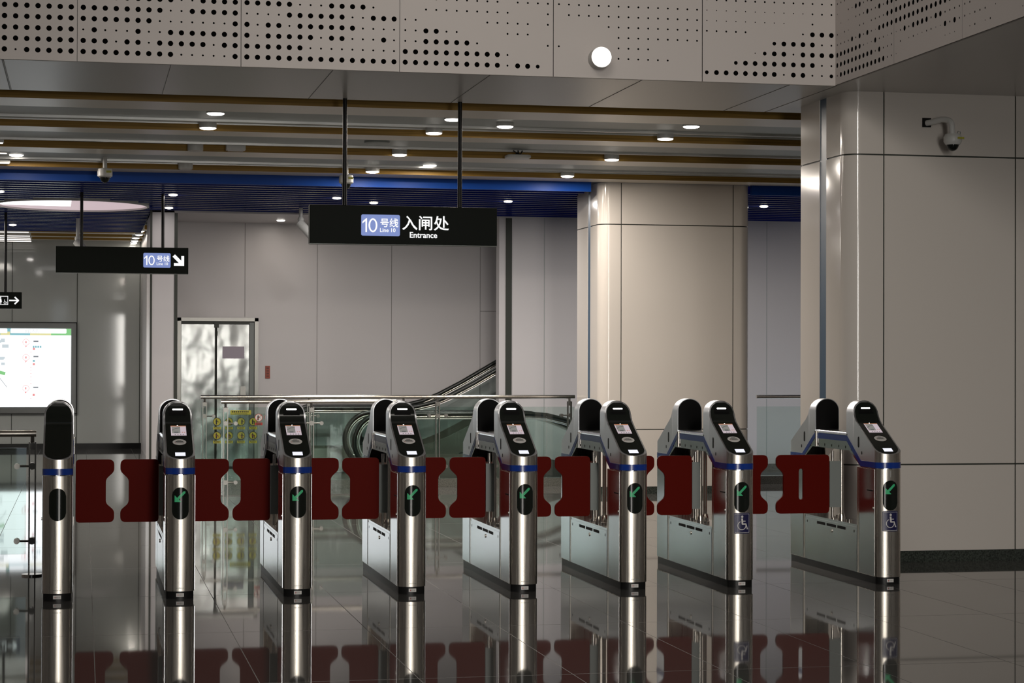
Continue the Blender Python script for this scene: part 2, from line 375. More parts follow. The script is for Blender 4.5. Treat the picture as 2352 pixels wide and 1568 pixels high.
# ---------------------------------------------------------------- ceiling baffles, lips, fascia and blue slats
bl = ['cream and wood ceiling baffle next to the smooth soffit', 'second cream and wood ceiling baffle behind the soffit', 'third cream and wood ceiling baffle behind the soffit', 'last cream and wood ceiling baffle before the blue fascia']
for i, (y0, y1) in enumerate(((17.44, 18.0), (19.55, 19.96), (21.47, 21.97), (23.6, 24.02))):
    b = MB(); b.box(-9, 11.9, y0, y1, 3.78, 3.85, 0, {2: 1})
    tag(b.build('ceiling_baffle', [CREAM, WOOD]), bl[i], 'ceiling baffle', 'ceiling baffles over the gates')
for i, y0 in enumerate((19.18, 21.2, 23.23)):
    b = MB(); b.box(-9, 11.9, y0, y0+.03, 3.828, 3.85); b.box(-9, 11.9, y0+.32, y0+.335, 3.838, 3.85)
    tag(b.build('ceiling_rail', LIP), ('thin bright rail on the ceiling, nearest one', 'thin bright rail on the ceiling, middle one', 'thin bright rail on the ceiling nearest the blue fascia')[i], 'ceiling rail', 'ceiling rails')
for i, y0 in enumerate((34.5, 35.6, 36.7, 37.7)):
    b = MB(); b.box(-9, 1.04, y0, y0+.3, 3.78, 3.85, 0, {2: 1})
    tag(b.build('ceiling_baffle', [CREAM, WOOD]), 'narrow cream and wood baffle on the far left ceiling, %s' % ('nearest', 'second', 'third', 'farthest')[i], 'ceiling baffle', 'far ceiling baffles')
b = MB(); b.box(-9, 6.02, 24.05, 24.11, 3.665, 3.95); b.box(8.06, 12, 24.05, 24.11, 3.665, 3.95)
struct(b.build('trim_7', BLUEF), 'deep blue fascia board')
y = 24.4; k = 0
while y < 34.1:
    b = MB(); x1 = 11.9 if y < 29.0 else .93
    def seg(a, c): b.box(a, c, y, y+.07, 3.70, 3.80)
    OX, OY, OR = -.15, 28.3, 1.07
    dy = min(abs(y-OY), abs(y+.07-OY))
    if dy < OR:
        hw = math.sqrt(OR*OR-dy*dy); seg(-9, OX-hw); seg(OX+hw, x1)
    elif 24.3 < y < 25.3: seg(-9, 6.1); seg(8.1, 11.9)
    else: seg(-9, x1)
    tag(b.build('blue_slat', BLUE), 'long glossy dark blue ceiling slat running across' + (' the room between gate row and escalators' if y < 29 else ' the far left hall'), 'ceiling slat', 'blue ceiling slats near' if y < 29 else 'blue ceiling slats far')
    y += .32; k += 1
# round skylight
t = empty('round_skylight', (-.15, 28.3, 3.70), 'large pale round skylight set in the blue slat ceiling', 'skylight')
sk = MB(); n = 72
sk.add([(1.0*math.cos(2*PI*k/n), 1.0*math.sin(2*PI*k/n), .01) for k in range(n)], [tuple(range(n-1, -1, -1))]); sk.build('diffuser', glow('skylight_pink', (.60, .47, .50), .95), t)
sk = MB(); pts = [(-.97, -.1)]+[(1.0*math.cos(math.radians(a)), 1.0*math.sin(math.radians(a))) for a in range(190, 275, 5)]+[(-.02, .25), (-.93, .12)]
sk.add([(x*.985, y_*.985, .004) for x, y_ in pts], [tuple(range(len(pts)))]); sk.build('painted_reflection', glow('reflection_white', (1, 1, 1), 2.2), t)  # bright reflection on the disc, put in as a glowing shape
sk = MB(); vs = []; 
for q in range(n):
    c, s_ = math.cos(2*PI*q/n), math.sin(2*PI*q/n)
    vs += [(1.0*c, 1.0*s_, -.012), (1.03*c, 1.03*s_, -.012), (1.03*c, 1.03*s_, .12), (1.0*c, 1.0*s_, .12)]
fs = []
for q in range(n):
    a, c = q*4, ((q+1) % n)*4
    for j in range(4): fs.append((a+j, a+(j+1) % 4, c+(j+1) % 4, c+j))
sk.add(vs, fs); sk.build('rim', WHITEPL, t, smooth=40)
# linear lamps on the left
for i, (y0, xe) in enumerate(((20.35, -.79), (21.28, -.79), (22.34, -.79), (23.44, -.80), (34.95, -.88), (36.02, -.885), (36.6, -.89), (37.1, -.895), (37.6, -.90))):
    zl = 3.80 if i < 4 else 3.735
    t = empty('linear_lamp', (xe-1.5, y0, zl), 'slim lit ceiling tube %s' % ('nearest the camera', 'second from the camera', 'third from the camera', 'just before the blue fascia', 'far left, first past the blue slats', 'far left, second past the blue slats', 'far left, third past the blue slats', 'far left, fourth past the blue slats', 'far left, nearest the map wall')[i], 'ceiling lamp', 'linear lamps on the left')
    b = MB(); b.box(-1.5, 1.5, -.02, .02, 0, 3.85-zl); b.build('housing', WHITEPL, t)
    b = MB(); b.box(-1.49, 1.49, -.022, .022, -.009, 0); b.build('tube', glow('tube_glow', (1, .92, .86), 1.8), t)

# ---------------------------------------------------------------- downlights
def downlight(x, y, z, lab, drop=0., lit=True, power=42, r=.075, grp='round downlights in the baffle ceiling'):
    t = empty('downlight', (x, y, z-drop), lab, 'ceiling lamp', grp)
    b = MB(); b.tube([(0, 0, drop+.004), (0, 0, -.004)], r+.006, 28); b.build('housing', WHITEPL, t, smooth=40)
    b = MB(); b.tube([(0, 0, -.003), (0, 0, -.010), (0, 0, -.016), (0, 0, -.020)], [r, r, r*.8, r*.4], 28); b.build('lens', LAMPM if lit else WHITEST, t, smooth=40)
    if lit:
        l = bpy.data.lights.new('lamp_light', 'AREA'); l.shape = 'DISK'; l.size = r*2; l.energy = power; l.color = (1, .90, .79) if z < 4 else (1, .95, .91); l.spread = PI
        o = bpy.data.objects.new('lamp_light', l); COL.objects.link(o); o.location = (0, 0, -.02); o.parent = t
xs_n = ['left', 'middle', 'right']
downlight(1.153, 18.42, 3.85, 'lit downlight above and left of the entrance sign, nearer of two', .035)
downlight(1.14, 19.36, 3.85, 'lit drum downlight above and left of the entrance sign, farther of two', .06)
downlight(3.30, 18.38, 3.85, 'lit downlight touching the right pole of the entrance sign', .035)
downlight(3.28, 19.30, 3.85, 'lit drum downlight just left of the right sign pole', .06)
downlight(3.885, 18.86, 3.85, 'lit downlight right of the right sign pole, off the grid', .03)
downlight(3.27, 21.41, 3.85, 'lit drum downlight between the sign poles, upper of two', .06)
downlight(3.88, 23.10, 3.85, 'lit flush downlight half hidden behind a baffle between the sign poles')
downlight(3.26, 23.40, 3.85, 'lit drum downlight near the left sign pole, just above the blue fascia', .06)
downlight(5.577, 18.42, 3.85, 'lit downlight nearest the wide right column', .035)
downlight(5.57, 19.27, 3.85, 'lit drum downlight on the right, second from the camera', .06)
downlight(5.58, 21.38, 3.85, 'lit drum downlight on the right, third from the camera', .06)
downlight(5.57, 23.40, 3.85, 'lit drum downlight on the right, next to the farther column', .06)
downlight(1.13, 21.35, 3.85, 'unlit drum downlight between the left ceiling lamps, larger looking one', .07, False)
downlight(1.13, 23.40, 3.85, 'unlit drum downlight close to the blue fascia', .07, False)
downlight(-.72, 23.0, 3.85, 'lit flush downlight at the left edge before the blue fascia')
for (x, y_, lab) in ((1.11, 26.2, 'downlight between blue slats at left, nearer of two'), (1.15, 28.44, 'downlight between blue slats at left, farther of two'), (3.19, 26.2, 'downlight in the blue slats by the left sign pole'),
                     (3.76, 26.86, 'downlight in the blue slats just above the entrance sign'), (5.44, 26.2, 'downlight in the blue slats right of the entrance sign'), (8.95, 26.2, 'downlight in the blue slats between the two columns'),
                     (-1.02, 26.2, 'downlight in the blue slats at the left edge, upper'), (-1.07, 32.6, 'downlight in the blue slats at the left edge, lower')):
    downlight(x, y_, 4.05, lab, .345, True, 3 if abs(x-1.13) < .1 and y_ > 27 else (5 if x < 1.2 else 36 if x < 3.5 else 56), .055, 'round downlights in the blue slats')
downlight(2.85, 30.2, 3.68, 'small lit downlight in the white recess ceiling above the steel door', 0, True, 6, .06, 'recess downlight')
for i, y_ in enumerate((34.4, 35.4, 36.35, 37.2, 37.8)):
    downlight(.93 if i < 2 else .90, y_, 3.85, 'small lit lamp in the row beside the pier, %s from the front' % ('first', 'second', 'third', 'fourth', 'fifth')[i], .10, True, 1.5, .06, 'row of lamps beside the pier')

# ---------------------------------------------------------------- columns
def column(x0, x1, y0, y1, xa, xb, sy0, sy1, label, r=.14, top=3.78):
    t = empty('column', ((x0+x1)/2, y0, 0), label, 'column')
    ox, oy = (x0+x1)/2, y0
    def outline(d):       # counter-clockwise from front seam, offset inward by d
        pts = []
        for cx, cy, a in ((x1-r, y0+r, -90), (x1-r, y1-r, 0), (x0+r, y1-r, 90), (x0+r, y0+r, 180)):
            for k in range(13):
                tt = math.radians(a+90*k/12); pts.append((cx-ox+(r-d)*math.cos(tt), cy-oy+(r-d)*math.sin(tt)))
        return pts
    c = MB(); c.prism(outline(.012), lambda x, y: (x, y, .0), lambda x, y: (x, y, top)); c.build('core', DARK, t, smooth=40)
    bb = MB(); bb.prism(outline(-.004), lambda x, y: (x, y, 0), lambda x, y: (x, y, .088)); bb.build('base', GRANITE_D, t, smooth=40)
    # front face panels and corner panels, divided at xa, xb and at the side strip
    g = .006
    arcL = [(x0+r-ox+r*math.cos(math.radians(a)), r+r*math.sin(math.radians(a))) for a in [180+7.5*k for k in range(13)]]
    arcR = [(x1-r-ox+r*math.cos(math.radians(a)), r+r*math.sin(math.radians(a))) for a in [-90+7.5*k for k in range(13)]]
    runs = [([(x0-ox, sy0-oy)]+arcL+[(xa-g-ox, 0)], 'corner_panel'), ([(xa+g-ox, 0), (xb-g-ox, 0)], 'front_panel'),
            ([(xb+g-ox, 0)]+arcR+[(x1-ox, y1-oy-r)], 'corner_panel'), ([(x0-ox, y1-oy-.12), (x0-ox, sy1-oy)], 'side_panel')]
    for pts, nm in runs:
        for z0, z1 in ((.09, .778), (.79, 3.269), (3.281, top)):
            p = MB(); inn = []
            for i, q in enumerate(pts):
                a = Vector(pts[max(i-1, 0)]); c_ = Vector(pts[min(i+1, len(pts)-1)]); tn = (c_-a).normalized(); nn = Vector((-tn.y, tn.x)); inn.append(tuple(Vector(q)+nn*.012))
            poly = pts+inn[::-1]
            p.prism(poly, lambda x, y: (x, y, z0), lambda x, y: (x, y, z1)); p.build(nm, PANEL, t, smooth=30)
    s_ = MB(); s_.box(x0-ox+.006, x0-ox+.02, sy0-oy, sy1-oy, .09, top); s_.build('side_strip', STRIPE, t)['label'] = 'narrow blue recessed strip'
    return t
column(5.98, 7.76, 15.48, 16.66, 6.30, 7.44, 15.93, 16.09, 'wide glossy white panelled column at the right with the security camera')
column(6.13, 8.05, 24.05, 25.32, 6.40, 7.82, 24.52, 24.66, 'glossy white panelled column standing behind the right-hand gates')

# ---------------------------------------------------------------- ticket gates
HW = .098; UF = .058; LEN = 1.91
def halfw(u):
    q = min(u, LEN-u)
    if q >= UF: return HW
    q = max(q, 0); return HW*math.sqrt(max(0, 1-((UF-q)/UF)**2.0)) if q > 0 else 0
def fu(x):       # front surface depth at lateral x
    return UF*(1-math.sqrt(max(0, 1-(min(abs(x), HW)/HW)**2)))
def footprint(u0, u1, inset=0):
    pts = []
    n = 14
    if u0 <= 0:
        pts += [(-(HW-inset)*math.cos(PI*k/n/1), 0) for k in ()]
        for k in range(n+1):
            a = PI*k/n; pts.append((-(HW-inset)*math.cos(a), UF-(UF-inset)*math.sin(a)))
    else: pts += [(-(HW-inset), u0), (HW-inset, u0)]
    if u1 >= LEN:
        for k in range(n+1):
            a = PI*k/n; pts.append(((HW-inset)*math.cos(a), LEN-UF+(UF-inset)*math.sin(a)))
    else: pts += [(HW-inset, u1), (-(HW-inset), u1)]
    return pts
PATH = [(0.0, .940), (.06, .972), (.25, 1.072), (.40, 1.150), (.435, 1.172), (.462, 1.20), (.482, 1.238), (.498, 1.280), (.512, 1.335)]
def ztop(u):
    if u <= 0: return PATH[0][1]
    for (a, za), (c, zc) in zip(PATH, PATH[1:]):
        if a <= u <= c: return za+(zc-za)*(u-a)/(c-a)
    return 1.4
SPR = 1.228
def arch(x, hw=HW): return SPR+math.sqrt(max(0, hw*hw-x*x))*.95
def zband(u, top=True):
    q = min(u, LEN-u); lo, hi = .839, 1.012; th = .042
    if q < .33: z = lo
    elif q < .61: z = lo+(hi-lo)*(q-.33)/.28
    else: z = hi
    return z+(th if top else 0)
def zlow(u):
    q = min(u, LEN-u)
    if q < .33: return .832
    if q < .56: return .832+(.945-.832)*(q-.33)/.23
    return .945
XN = [-HW*math.cos(PI*k/16) for k in range(17)]
def loft_head(mir=False):
    us = [.0005, .004, .012, .024, .04, UF, .15, .25, .33, .40, .435, .45, .462, .472, .482, .490, .498, .505, .512, .53, .56, .612, .622]
    if mir: pass
    mb = MB(); secs = []
    for u in us:
        hw = halfw(u); sec = [(-hw, zband(u)), ]
        for x0 in XN:
            x = x0*hw/HW; z = min(ztop(u), arch(x0)); sec.append((x, z))
        sec.append((hw, zband(u)))
        uu = LEN-u if mir else u
        secs.append([(x*(-1 if mir else 1), uu, z) for x, z in sec])
    n = len(secs[0]); vs = [p for s in secs for p in s]
    fs = [(i*n+k, i*n+(k+1) % n, (i+1)*n+(k+1) % n, (i+1)*n+k) for i in range(len(us)-1) for k in range(n)]
    fs += [tuple(range(n)), tuple((len(us)-1)*n+k for k in range(n-1, -1, -1))]
    mb.add(vs, fs); return mb
def bridge_mb():
    mb = MB(); n = 9; sec = []
    prof = [(-HW, 1.056), (-HW, 1.066), (-HW*.93, 1.078), (-HW*.75, 1.084), (HW*.75, 1.084), (HW*.93, 1.078), (HW, 1.066), (HW, 1.056)]
    mb.prism(prof, lambda x, z: (x, .60, z), lambda x, z: (x, LEN-.60, z)); return mb
def under_mb():
    """side skirt below the band: solid from zlow up to band bottom, all the way round"""
    us = [0.0005, .005, .015, .03, UF, .33, .56, .61, LEN-.61, LEN-.56, LEN-.33, LEN-UF, LEN-.03, LEN-.015, LEN-.005, LEN-.0005]
    mb = MB(); vs = []
    for u in us:
        hw = halfw(u); vs += [(-hw, u, zlow(u)), (-hw, u, zband(u, True)-.002), (hw, u, zband(u, True)-.002), (hw, u, zlow(u))]
    fs = [(i*4+k, i*4+(k+1) % 4, (i+1)*4+(k+1) % 4, (i+1)*4+k) for i in range(len(us)-1) for k in range(4)]
    fs += [(0, 1, 2, 3), tuple((len(us)-1)*4+k for k in (3, 2, 1, 0))]
    mb.add(vs, fs); return mb
def band_mb():
    per = []
    n = 16
    for k in range(n+1):
        a = PI*k/n; per.append((-HW*math.cos(a), UF-UF*math.sin(a), -math.cos(a), -math.sin(a)))
    for u in (.33, .61, LEN-.61, LEN-.33): per.append((HW, u, 1, 0))
    for k in range(n+1):
        a = PI*k/n; per.append((HW*math.cos(a), LEN-UF+UF*math.sin(a), math.cos(a), math.sin(a)))
    for u in (LEN-.33, LEN-.61, .61, .33): per.append((-HW, u, -1, 0))
    mb = MB(); vs = []; d = .0022
    for x, u, nx, nu in per:
        for off, tp in ((-.003, False), (d, False), (d, True), (-.003, True)):
            vs.append((x+nx*off, u+nu*off, zband(u, tp)))
    L = len(per)
    fs = [(i*4+k, i*4+(k+1) % 4, ((i+1) % L)*4+(k+1) % 4, ((i+1) % L)*4+k) for i in range(L) for k in range(4)]
    mb.add(vs, fs); return mb
# the black sloping glass: path length parametrised
PS = [0]
for (a, za), (c, zc) in zip(PATH, PATH[1:]): PS.append(PS[-1]+math.hypot(c-a, zc-za))
def pth(s, off=.0):
    s = max(0, min(PS[-1], s))
    for i in range(len(PATH)-1):
        if s <= PS[i+1]+1e-9:
            t = (s-PS[i])/(PS[i+1]-PS[i]); (a, za), (c, zc) = PATH[i], PATH[i+1]
            L = math.hypot(c-a, zc-za); nu, nz = -(zc-za)/L, (c-a)/L
            # blend normals for a smooth knee
            return (a+(c-a)*t+nu*off, za+(zc-za)*t+nz*off)
GH = .087
def glass_mb(off=.0025):
    mb = MB(); ss = [.012, .014, .018, .024, .034, .048, .066, .09]+[.12+.03*k for k in range(12)]+[PS[i] for i in (4, 5, 6)]+[PS[6]+.006*k for k in range(1, 30)]
    ss = sorted(s for s in ss if s < PS[-1]); rows = []
    for s in ss:
        u, z = pth(s, off)
        hw = GH
        if s < .092: hw = GH*math.sqrt(max(0, 1-((.092-s)/.080)**2))
        if z > SPR: 
            q = GH*GH-((z-SPR)/.95)**2
            if q <= 0: break
            hw = math.sqrt(q)
        rows.append([(hw*t, u, z) for t in (-1, -.5, 0, .5, 1)])
    vs = [p for r in rows for p in r]; mb.add(vs, [(i*5+k, i*5+k+1, (i+1)*5+k+1, (i+1)*5+k) for i in range(len(rows)-1) for k in range(4)]); return mb
def onslope(off): return lambda x, s: (lambda q: (x, q[0], q[1]))(pth(s, off))
def oncyl(off): return lambda x, z: (x, fu(x)-off, z)
def grid_patch(mb, poly, fn, mi=0, nstrip=10):
    """polygon symmetrical in x cut in vertical strips so that it follows the curved front"""
    xs = [p[0] for p in poly]; x0, x1 = min(xs), max(xs)
    def zr(x):
        zs = []
        for i in range(len(poly)):
            (a, za), (c, zc) = poly[i-1], poly[i]
            if (a-x)*(c-x) <= 0 and abs(a-c) > 1e-9: zs.append(za+(zc-za)*(x-a)/(c-a))
        return (min(zs), max(zs)) if zs else None
    pr = None
    for k in range(nstrip+1):
        x = x0+(x1-x0)*(.002+.996*k/nstrip); z = zr(x)
        if z and pr: mb.add([fn(pr[0], pr[1][0]), fn(x, z[0]), fn(x, z[1]), fn(pr[0], pr[1][1])], [(0, 1, 2, 3)], mi)
        if z: pr = (x, z)

def flap_mb(w_, wide=False):
    o = .115 if not wide else .148; nd = .058
    poly = [(0, 0), (w_, 0), (w_, .085), (w_-nd, .135), (w_-nd, .305), (w_, .36), (w_, .445), (0, .445)]
    rad = [.03, .04, .05, .05, .05, .05, .04, .03]
    p = fillet(poly, rad)
    mb = MB()
    if not wide:
        mb.prism(p, lambda x, z: (x, -.009, z), lambda x, z: (x, .009, z))
    else:
        sx, sw, z0, z1 = w_-.198, .017, .105, .34     # slot: split the leaf around it
        left = [q for q in p if q[0] < sx]; right = [q for q in p if q[0] >= sx]
        # build as quads strips in x
        xs = sorted(set([q[0] for q in p]+[sx-sw+2*sw*k/8 for k in range(9)]))
        def rng(x):
            zs = []
            for i in range(len(p)):
                (a, za), (c, zc) = p[i-1], p[i]
                if (a-x)*(c-x) <= 0 and abs(a-c) > 1e-9: zs.append(za+(zc-za)*(x-a)/(c-a))
            return sorted(zs)
        def strips(ybk):
            pass
        for a, c in zip(xs, xs[1:]):
            if c-a < 1e-5: continue
            ea, ec = rng(a+1e-6), rng(c-1e-6)
            def piece(l0, h0, l1, h1):
                mb.add([(a, -.009, l0), (c, -.009, l1), (c, -.009, h1), (a, -.009, h0), (a, .009, l0), (c, .009, l1), (c, .009, h1), (a, .009, h0)],
                       [(0, 1, 2, 3), (7, 6, 5, 4), (0, 4, 5, 1), (3, 2, 6, 7)])
            if len(ea) >= 4 and len(ec) >= 4:
                piece(ea[0], ea[1], ec[0], ec[1]); piece(ea[-2], ea[-1], ec[-2], ec[-1])
            elif a >= sx-sw-1e-6 and c <= sx+sw+1e-6:
                ra = sw*math.sin(math.acos(max(-1, min(1, (a-sx)/sw)))); rc = sw*math.sin(math.acos(max(-1, min(1, (c-sx)/sw))))
                piece(ea[0], z0+sw-ra, ec[0], z0+sw-rc); piece(z1-sw+ra, ea[-1], z1-sw+rc, ec[-1])
            else: piece(ea[0], ea[-1], ec[0], ec[-1])
    return mb

def make_gate(x, label, face=True, left=.27, right=.27, wl=False, wr=False, sticker=False):
    t = empty('ticket_gate', (x, 13.93, 0), label, 'ticket gate', 'row of ticket gates')
    b = MB(); b.prism(footprint(0, LEN, .006), lambda a, u: (a, u, 0), lambda a, u: (a, u, .052)); pl = b.build('plinth', BLACK, t, smooth=30)
    b = MB(); f_ = oncyl(-.004); flat(b, [(-.026, .016), (.026, .016), (.026, .040), (-.026, .040)], lambda a, z: (a, .0036, z))
    for k in range(4): flat(b, [(-.016+.009*k, .023), (-.011+.009*k, .023), (-.011+.009*k, .032), (-.016+.009*k, .032)], lambda a, z: (a, .0030, z), 2 if k else 1)
    b.build('asset_tag', [WHITEST, REDST, GREYST], pl)
    b = MB(); b.prism(footprint(0, .405), lambda a, u: (a, u, .052), lambda a, u: (a, u, .8325)); fc = b.build('front_cabinet', STEEL, t, smooth=30)
    b = MB(); b.prism(footprint(LEN-.395, LEN), lambda a, u: (a, u, .052), lambda a, u: (a, u, .8325)); rc = b.build('rear_cabinet', STEEL, t, smooth=30)
    b = MB(); b.box(-HW+.001, HW-.001, .40, LEN-.39, .052, .392); b.box(-HW+.0, HW-.0, .402, LEN-.392, .392, .402); b.build('middle_cabinet', SIDE, t)
    # side doors: thin polished sheets with a shadow gap
    for s in (-1, 1):
        for (u0, u1, z0, z1, nm) in ((.062, .352, .056, .828, 'side_door'), (.405, LEN-.40, .056, .384, 'access_panel'), (LEN-.352, LEN-.062, .056, .828, 'side_door')):
            b = MB(); b.box(s*(HW-.002), s*(HW+.0022), u0, u1, z0, z1); pn = b.build(nm, SIDE, fc if u1 < .4 else (rc if u0 > 1.5 else t))
            if s < 0:
                d = MB()
                if nm == 'access_panel':
                    for a0, a1 in ((.63, .80), (.83, 1.03), (1.06, 1.24)):
                        d.box(-HW-.0030, -HW-.0020, a0, a1, .346, .367)
                    for (uu, zz) in ((.455, .35), (LEN-.45, .35)): d.box(-HW-.003, -HW-.002, uu-.006, uu+.006, zz-.009, zz+.009)
                    d.build('vent_slots', BMATT, pn)
                    d = MB(); d.tube([(-HW-.002, .92, .315), (-HW-.008, .92, .315)], .013, 14); d.build('lock', TUBE, pn, smooth=40)
                elif u1 < .4:
                    d.tube([(-HW-.002, .085, .545), (-HW-.008, .085, .545)], .010, 12); d.build('lock', TUBE, pn, smooth=40)
                    d = MB(); d.box(-HW-.003, -HW-.002, .08, .20, .668, .676); d.build('card_slot', BMATT, pn)
        for uu in (.357, .399, LEN-.397, LEN-.357):
            g = MB(); g.box(s*(HW-.001), s*(HW+.0006), uu-.003, uu+.003, .056, .83 if uu in (.357, LEN-.357) else .40); g.build('door_gap', DARK, t)
    und = under_mb().build('lower_rail', SIDE, t, smooth=30)
    d = MB()
    for s in (-1, 1):
        for uu in (.64, .78, .93, 1.08, 1.22, .52, LEN-.52):
            zz = .968 if .55 < uu < LEN-.55 else .955
            d.box(s*(HW), s*(HW+.0015), uu-.005, uu+.005, zz-.009, zz+.009)
    d.build('screws', BMATT, und)
    band_mb().build('blue_band', BLUEBAND, t, smooth=30)
    hd = loft_head().build('front_head', HEAD, t, smooth=35)
    rh = loft_head(True).build('rear_head', HEAD, t, smooth=35)
    # brushed front of the head
    for hh, mir in ((hd, False), (rh, True)):
        d = MB()
        for s in (-1, 1):
            uu = .375 if not mir else LEN-.375
            poly = rrect(uu-.014, uu+.014, .975, 1.055, .0135)
            d.prism(poly, lambda u, z: (s*(HW-.001), u, z), lambda u, z: (s*(HW+.0012), u, z))
            uu = .31 if not mir else LEN-.31
            d.prism(rrect(uu-.008, uu+.008, .925, .95, .0075), lambda u, z: (s*(HW-.001), u, z), lambda u, z: (s*(HW+.0012), u, z))
        d.build('sensor_window', BMATT, hh)
    bridge_mb().build('bridge_top', SIDE, t, smooth=40, bevel=None)
    # dark inner faces of both heads
    for u_, sg, hh in ((.622, 1, hd), (LEN-.622, -1, rh)):
        d = MB(); pts = [(-.092, 1.05), (.092, 1.05)]+[(.092*math.cos(PI*k/20), SPR+.088*math.sin(PI*k/20)) for k in range(21)]
        d.prism(pts, lambda a, z: (a, u_-.002*sg, z), lambda a, z: (a, u_+.004*sg, z)); d.build('inner_cover', BMATT, hh)
    # strip of steel tube by the rear head
    d = MB(); d.tube([(-HW+.0-.006, LEN-.66, .95), (-HW-.006, LEN-.66, 1.068)], .009, 12); d.tube([(HW+.006, .66, .95), (HW+.006, .66, 1.068)], .009, 12); d.build('bridge_post', TUBE, t, smooth=40)
    # glass front and its devices
    gl = glass_mb().build('glass_front', BGLASS, hd, smooth=50)
    g2 = MB(); q = glass_mb(); q.v = [(-a, LEN-u, z) for a, u, z in q.v]; g2.add(q.v, q.f); g2.build('glass_front', BGLASS, rh, smooth=50)
    # brushed steel nose below the glass
    nz = MB(); nn = 18; vs = []
    for k in range(nn+1):
        a = PI*k/nn; xx = -(HW)*math.cos(a); u_ = UF-(UF)*math.sin(a); zt = min(ztop(u_), 1.3)
        vs += [(xx*1.004, u_-.0008, zband(u_)), (xx*1.004, u_-.0008, zt-.0005)]
    nz.add(vs, [(2*k, 2*k+2, 2*k+3, 2*k+1) for k in range(nn)]); nz.build('nose', STEEL, hd, smooth=40)
    if face:
        o1, o2 = .0040, .0052; fn = onslope(o1); fn2 = onslope(o2)
        sb = PS[6]
        d = MB(); f1 = onslope(.006)
        def upr(a, z): # on the upright part of the path, height z
            lo = 0
            for i in range(len(PATH)-1):
                if PATH[i][1] <= z <= PATH[i+1][1]:
                    tt = (z-PATH[i][1])/(PATH[i+1][1]-PATH[i][1]); return (a, PATH[i][0]+(PATH[i+1][0]-PATH[i][0])*tt, z)
        u0 = lambda off: (lambda a, z: (lambda p: (p[0], p[1]-off, p[2]))(upr(a, z)))
        vs = []
        for z in (1.222, 1.238, 1.255, 1.268): vs += [u0(.0045)(-.058, z), u0(.0045)(.058, z)]
        d.add(vs, [(0, 1, 3, 2), (2, 3, 5, 4), (4, 5, 7, 6)]); fw = d.build('face_scanner', BMATT, gl)
        d = MB(); vs = [u0(.006)(a, z) for a, z in rrect(-.036, .036, 1.258, 1.268, .0049)]; d.add(vs, [tuple(range(len(vs)))]); d.build('light_bar', BAR, fw)
        # screen
        s0, s1 = .312, .447
        d = MB()
        flat(d, [(-.052, s0), (.052, s0), (.052, s1), (-.052, s1)], fn, 0)
        flat(d, [(-.052, s1-.010), (.052, s1-.010), (.052, s1), (-.052, s1)], fn2, 1)
        flat(d, [(-.045, s0+.030), (.012, s0+.030), (.012, s1-.012), (-.045, s1-.012)], fn2, 2)
        flat(d, [(-.030, s0+.032), (-.002, s0+.032), (-.002, s0+.050), (-.030, s0+.050)], onslope(.0058), 3)
        flat(d, [(-.045, s0+.075), (-.020, s0+.100), (.012, s0+.110), (.012, s0+.102), (-.020, s0+.092), (-.045, s0+.066)], onslope(.0058), 3)
        for k in range(4): flat(d, disc2(-.024+.018*k, s0+.012, .005, .005, 8), fn2, 3)
        for k in range(2): flat(d, [(.022+.014*k, s0+.04), (.030+.014*k, s0+.04), (.030+.014*k, s0+.048), (.022+.014*k, s0+.048)], fn2, 1)
        d.build('screen', [glow('screen_pale', (.62, .52, .56), .85), glow('screen_orange', (.45, .18, .08), .8), glow('screen_grey', (.27, .26, .24), .8), glow('screen_dark', (.13, .13, .13), .8)], gl)
        d = MB(); flat(d, disc2(-.005, s1+.004, .004, .004, 10), fn2); d.build('status_light', BAR, gl)
        d = MB(); flat(d, disc2(.0, .222, .046, .040), fn, 0)
        flat(d, [(-.014, .240), (.014, .240), (.014, .246), (-.014, .246)], fn2, 1); flat(d, [(-.026, .224), (.026, .224), (.026, .232), (-.026, .232)], fn2, 1)
        flat(d, [(-.020, .213), (.030, .213), (.030, .218), (-.020, .218)], fn2, 1); flat(d, [(-.032, .212), (-.022, .212), (-.027, .220)], fn2, 2)
        d.build('sticker', [WHITEST, BLKST, REDST], gl)['label'] = 'oval white notice sticker'
        d = MB(); flat(d, [(-.034, .036), (.034, .036), (.034, .082), (-.034, .082)], fn); d.build('card_reader', READER, gl)['label'] = 'glowing card reader window'
    # direction indicator
    d = MB(); grid_patch(d, rrect(-.056, .056, .535, .751, .0555, 10), oncyl(.0025), 0, 20); ind = d.build('indicator', BGLASS, fc, smooth=60)
    if face:
        d = MB(); n = 15; ps = .0048
        for r_ in range(n):
            for c in range(n):
                if (c+(n-1-r_) <= 8) or abs(c+r_-(n-1)) <= 2:
                    xx = -.037+c*ps; zz = .722-r_*ps; k = ps*.38
                    flat(d, [(xx-k, zz-k), (xx+k, zz-k), (xx+k, zz+k), (xx-k, zz+k)], oncyl(.004))
        d.build('arrow', GREEN, ind)['label'] = 'green lit arrow pointing down left'
    # small slit above the indicator and serial plate
    d = MB(); grid_patch(d, rrect(-.012, .010, .0, .0, 0) if False else [(-.003, .775), (.003, .775), (.003, .82), (-.003, .82)], oncyl(.0015), 0, 2); d.build('status_slit', LIP, fc)
    d = MB()
    for k in range(6): flat(d, [(-.026+.009*k, .072), (-.020+.009*k, .072), (-.020+.009*k, .076), (-.026+.009*k, .076)], oncyl(.0012))
    d.build('serial_marks', GREYPL, fc)
